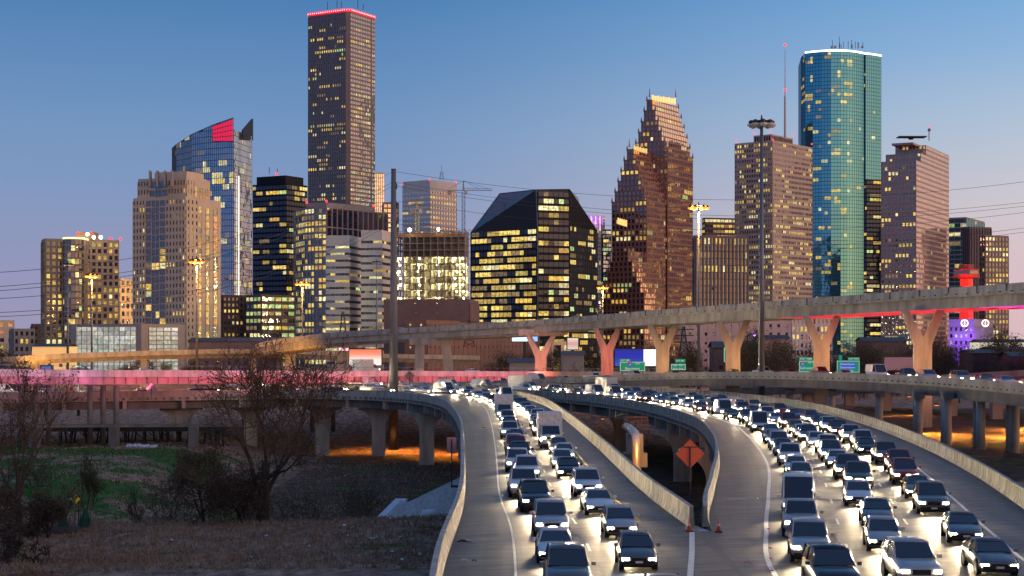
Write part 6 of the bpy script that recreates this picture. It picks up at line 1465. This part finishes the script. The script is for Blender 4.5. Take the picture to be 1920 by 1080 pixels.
# ------------------------------------------------------------ traffic, standing still, lamps on
CARG = newmat('car_glass'); CARG[2].inputs['Base Color'].default_value = (.01, .012, .015, 1); CARG[2].inputs['Roughness'].default_value = .05; CARG[2].inputs['Specular IOR Level'].default_value = .9; CARG = CARG[0]
HEADL = glow_mat('headlight_glow', (1, .88, .62), 40); HEADC = glow_mat('cool_headlight_glow', (.85, .93, 1), 40); TAILL = glow_mat('taillight_glow', (1, .03, .02), 2.5); MARK = glow_mat('amber_glow', (1, .4, .05), 5)
CHROME = matte('chrome', (.5, .5, .5), .2, .05, 5, metal=1); RIMM = matte('alloy', (.3, .3, .32), .35, .1, 8, metal=.8)
def paint(name, c):
    m, t, p = newmat(name); p.inputs['Base Color'].default_value = (*c, 1); p.inputs['Roughness'].default_value = .28; p.inputs['Metallic'].default_value = .3; p.inputs['Coat Weight'].default_value = .6; p.inputs['Coat Roughness'].default_value = .08; return m
PAINTS = {'white': paint('white_car_paint', (.6, .6, .6)), 'black': paint('black_car_paint', (.012, .012, .014)), 'silver': paint('silver_car_paint', (.33, .34, .36)), 'grey': paint('grey_car_paint', (.09, .095, .10)), 'beige': paint('beige_car_paint', (.30, .25, .18)), 'dark red': paint('red_car_paint', (.22, .015, .02)), 'blue': paint('blue_car_paint', (.02, .05, .18))}
# side profile: x forward. stations (x, z_bottom, z_belt, z_roof or None, halfwidth_low, halfwidth_roof)
def loft(m, rings):
    b = len(m.v); n = len(rings[0])
    for r_ in rings: m.v += [tuple(p) for p in r_]
    for k in range(len(rings)-1):
        for j in range(n-1): m.f.append((b+k*n+j, b+k*n+j+1, b+(k+1)*n+j+1, b+(k+1)*n+j)); m.c.append(None)
    m.f.append(tuple(b+j for j in reversed(range(n)))); m.f.append(tuple(b+(len(rings)-1)*n+j for j in range(n))); m.c += [None, None]
KINDS = {
 'saloon car': dict(L=4.7, W=.9, hood=.93, belt=.95, roof=1.43, prof=[(-2.35, .5, .82), (-2.25, .28, .98), (-1.9, .24, 1.02), (1.0, .22, .96), (1.9, .24, .80), (2.25, .28, .68), (2.35, .42, .60)], cab=[(-1.85, .98, .80), (-1.15, 1.40, .62), (.15, 1.43, .62), (1.05, .96, .80)]),
 'sport utility vehicle': dict(L=4.9, W=.97, belt=1.12, roof=1.78, prof=[(-2.45, .55, 1.02), (-2.38, .34, 1.15), (-2.0, .3, 1.16), (.9, .28, 1.12), (1.9, .3, 1.05), (2.35, .34, .92), (2.45, .5, .78)], cab=[(-2.38, 1.14, .88), (-2.1, 1.72, .74), (.0, 1.78, .74), (.95, 1.12, .88)]),
 'pickup truck': dict(L=5.6, W=1.0, belt=1.18, roof=1.85, prof=[(-2.8, .6, 1.10), (-2.75, .42, 1.16), (-.9, .38, 1.16), (1.2, .36, 1.18), (2.2, .38, 1.12), (2.7, .4, 1.0), (2.8, .55, .8)], cab=[(-.85, 1.14, .9), (-.7, 1.82, .74), (.5, 1.85, .74), (1.25, 1.16, .88)]),
 'hatchback car': dict(L=4.1, W=.87, belt=.98, roof=1.52, prof=[(-2.05, .5, .9), (-1.98, .28, 1.02), (-1.6, .24, 1.04), (.9, .22, 1.0), (1.6, .24, .86), (1.96, .28, .72), (2.05, .42, .62)], cab=[(-1.98, 1.0, .79), (-1.55, 1.48, .64), (.1, 1.52, .64), (1.0, 1.0, .79)]),
 'box truck': dict(L=7.4, W=1.05, belt=1.35, roof=2.3, prof=[(-3.7, .75, 1.0), (-3.65, .7, 1.02), (1.2, .6, 1.3), (1.6, .45, 1.5), (2.9, .45, 1.42), (3.6, .45, 1.28), (3.7, .6, 1.1)], cab=[(1.1, 1.45, .95), (1.2, 2.25, .84), (2.1, 2.28, .84), (2.9, 1.42, .95)]),
 'panel van': dict(L=5.5, W=1.0, belt=1.2, roof=2.4, prof=[(-2.75, .5, 1.15), (-2.7, .35, 1.2), (-1, .32, 1.2), (1.4, .32, 1.2), (2.2, .34, 1.08), (2.65, .38, .95), (2.75, .5, .8)], cab=[(-2.72, 1.18, .97), (-2.65, 2.35, .86), (.9, 2.4, .86), (1.95, 1.14, .90)])}
def make_car(kind, colr, label, group):
    K = KINDS[kind]; r = thing(kind.replace(' ', '_'), label, 'car' if kind in ('saloon car', 'sport utility vehicle', 'hatchback car') else kind, (0, 0, 0), group); pm = PAINTS[colr]; W = K['W']
    m = MB(); rings = []
    for x, zb, zt in K['prof']:
        e = abs(x)/(K['L']/2); w = W*(1-.13*max(0, e-.75)/.25*1.0); h = zt-zb
        rings.append([(x, s*a*w, z) for s, a, z in ((1, .80, zb), (1, .97, zb+h*.15), (1, 1.0, zb+h*.5), (1, .95, zb+h*.85), (1, .82, zt), (1, .3, zt+.02), (-1, .3, zt+.02), (-1, .82, zt), (-1, .95, zb+h*.85), (-1, 1.0, zb+h*.5), (-1, .97, zb+h*.15), (-1, .80, zb), (1, .80, zb))])
    loft(m, rings)
    # roof
    c = K['cab']; z1, z2 = c[1][1], c[2][1]; w1, w2 = c[1][2], c[2][2]; g = MB()
    P = lambda x, y, z: Vector((x, y, z))
    lb, lr, rf_, rb = c[0], c[1], c[2], c[3]
    van = kind == 'panel van'
    roofr = [[(x, s*w*a, z-d) for s, a, d in ((1, 1.0, .06), (1, .9, .015), (1, .4, -.02), (-1, .4, -.02), (-1, .9, .015), (-1, 1.0, .06))] for x, z, w in ((lr[0]-.05, lr[1]-.01, lr[2]), ((lr[0]+rf_[0])/2, (lr[1]+rf_[1])/2+.02, lr[2]+.01), (rf_[0]+.05, rf_[1]-.01, rf_[2]))]
    loft(m, roofr)
    # pillars / cabin shell
    for s in (1, -1):
        for (x0, zz0, ww0), (x1, zz1, ww1), t_ in ((lb, lr, .07), (rb, rf_, .05)): m.tube([P(x0, s*ww0*.97, zz0), P(x1, s*ww1*.99, zz1-.04)], t_*.8, 5)
        xm = (lr[0]+rf_[0])/2+.1; m.tube([P(xm, s*lb[2]*.98, lb[1]), P(xm, s*w1, z1-.03)], .045, 5)
        if van: m.quad(P(lb[0]+.02, s*lb[2]*.99, lb[1]), P(.5, s*lb[2]*.99, lb[1]), P(.5, s*w1*1.0, z1-.05), P(lr[0], s*w1*1.0, z1-.05))
    bd = m.build('body', pm, r, True)
    try: bd.data.shade_auto_smooth
    except Exception: pass
    # wheel arches + lower sill
    m = MB()
    for s in (1, -1):
        for x in (-K['L']*.29, K['L']*.31): m.tube([P(x, s*(W-.06), .36), P(x, s*(W+.012), .36)], .42, 14)
    m.box(-K['L']/2+.1, K['L']/2-.1, -W*.8, W*.8, .2, .3); m.build('wheel_arch', RUBBER, r)
    gl = [('windscreen', [P(rb[0]-.02, -rb[2]*.93, rb[1]+.03), P(rb[0]-.02, rb[2]*.93, rb[1]+.03), P(rf_[0]+.02, rf_[2]*.93, rf_[1]-.05), P(rf_[0]+.02, -rf_[2]*.93, rf_[1]-.05)]), ('rear_window', [P(lb[0]+.02, lb[2]*.9, lb[1]+.04), P(lb[0]+.02, -lb[2]*.9, lb[1]+.04), P(lr[0]-.03, -lr[2]*.9, lr[1]-.06), P(lr[0]-.03, lr[2]*.9, lr[1]-.06)])]
    for s in (1, -1):
        x0 = .6 if van else lb[0]+.1
        t0 = P(.65 if van else lr[0]+.02, s*lr[2]*.985, z1-.06)
        gl.append(('side_window', [P(x0, s*lb[2]*.975, lb[1]+.02), P(rb[0]-.12, s*rb[2]*.975, rb[1]+.02), P(rf_[0]-.02, s*rf_[2]*.985, rf_[1]-.06), t0]))
    for nm, q in gl: g = MB(); g.poly(q); g.build(nm, CARG, r)
    if kind == 'box truck':
        g = MB(); g.box(-3.7, 1.0, -1.2, 1.2, 1.0, 3.4); g.build('cargo_box', PAINTW, r)
    x2 = K['prof'][-1][0]; zt = K['prof'][-2][2]
    for s in (1, -1):
        g = MB(); g.box(x2-.16, x2+.015, s*W*.70-.16, s*W*.70+.16, zt-.23, zt-.09); g.build('headlight', HEADC if kind in ('sport utility vehicle', 'hatchback car') and colr in ('white', 'black', 'grey') else HEADL, r)
        g = MB(); xb = K['prof'][0][0]; zb_ = K['prof'][0][2]; g.box(xb-.02, xb+.12, s*W*.72-.13, s*W*.72+.13, zb_-.22, zb_); g.build('taillight', TAILL, r)
        g = MB(); g.box(rb[0]-.25, rb[0]-.08, s*(W+.02), s*(W+.20), rb[1]+.02, rb[1]+.17); g.build('mirror', pm, r)
    g = MB(); g.box(x2-.05, x2+.02, -W*.40, W*.40, zt-.30, zt-.08); g.build('grille', RUBBER, r)
    g = MB(); g.box(x2-.06, x2+.06, -W*.85, W*.85, .36, .52); g.build('bumper', RUBBER if kind != 'pickup truck' else CHROME, r)
    g = MB(); g.box(x2+.06, x2+.075, -.17, .17, .40, .50); g.build('number_plate', PAINTW, r)
    for x in (-K['L']*.29, K['L']*.31):
        for s in (1, -1):
            g = MB(); g.tube([P(x, s*(W-.24), .33), P(x, s*(W-.22), .33), P(x, s*(W-.02), .33), P(x, s*(W+.0), .33)], [.28, .33, .33, .28], 16); wh = g.build('wheel', RUBBER, r)
            g = MB(); g.tube([P(x, s*(W+.0), .33), P(x, s*(W+.012), .33)], [.22, .19], 12); g.build('rim', RIMM, wh)
    light('headlight_beam', 'SPOT', (x2+.1, 0, zt-.12), (1, .76, .44), BEAM, r, .35, R(95), (1, 0, -.10), .8)
    return r
BEAM = 4200
STREAM = {'A': 'left carriageway', 'B': 'right carriageway', 'C': 'ramp behind the right carriageway', 'F': 'high flyover', 'P': 'girder bridge'}
cache = {}
crg = random.Random(77)
def place(stream, path, s, direction=-1, simple=False):
    q, t_ = walk(path, s); kind = crg.choices(list(KINDS), (5, 4, 3, 3, .55, 1))[0]; colr = crg.choices(list(PAINTS), (5, 4, 4, 4, 1.5, 2, 2))[0]
    if kind in ('panel van', 'box truck'): colr = 'white'
    key = (kind, colr); lab = '%s %s, headlamps on, in the traffic of the %s' % (colr, kind, STREAM[stream]); grp = '%s %ss on the %s' % (colr, kind, STREAM[stream])
    if key not in cache:
        cache[key] = make_car(kind, colr, lab, grp); o = cache[key]
    else: o = copy_tree(cache[key], None, ('wheel', 'mirror', 'rear_window', 'grille', 'number_plate', 'wheel_arch', 'side_window', 'taillight') if simple else ())
    o['label'] = lab; o['group'] = grp
    t_ = t_*direction; lt = Vector((t_.y, -t_.x, 0))*crg.uniform(-.35, .35); o.location = q+lt; o.rotation_euler = (0, 0, math.atan2(t_.y, t_.x)); return o
def stream(key, path, y0, gap0, gap1, simple_from=230, s_end=None, direction=-1):
    s = 0; L_ = plen(path)
    while True:
        q = walk(path, s)
        if q is None or q[0].y >= y0: break
        s += 1
    s += crg.uniform(0, 6)
    while s < (s_end or L_-4):
        q = walk(path, s)
        if q is None: break
        place(key, path, s, direction, q[0].y > simple_from or abs(q[0].x) > 60)
        s += crg.uniform(gap0, gap1)*(1.25 if q[0].y < 110 else 1)
for k, pth in enumerate(LB): stream('B', pth, 62+4*k, 7.6, 11.5, 200, s_end=plen(pth)-2)
for k, pth in enumerate(LA): stream('A', pth, 60+5*k, 7.6, 11.5, 200, s_end=plen(pth)-60)
stream('C', offset(CD, 3.4), 150, 9, 15, 100)
stream('F', offset(FD, 8.6), 200, 13, 26, 100, direction=-1)
stream('P', [q+Vector((0, 0, -1.28)) for q in offset(PK, 5)], 262, 12, 30, 100)
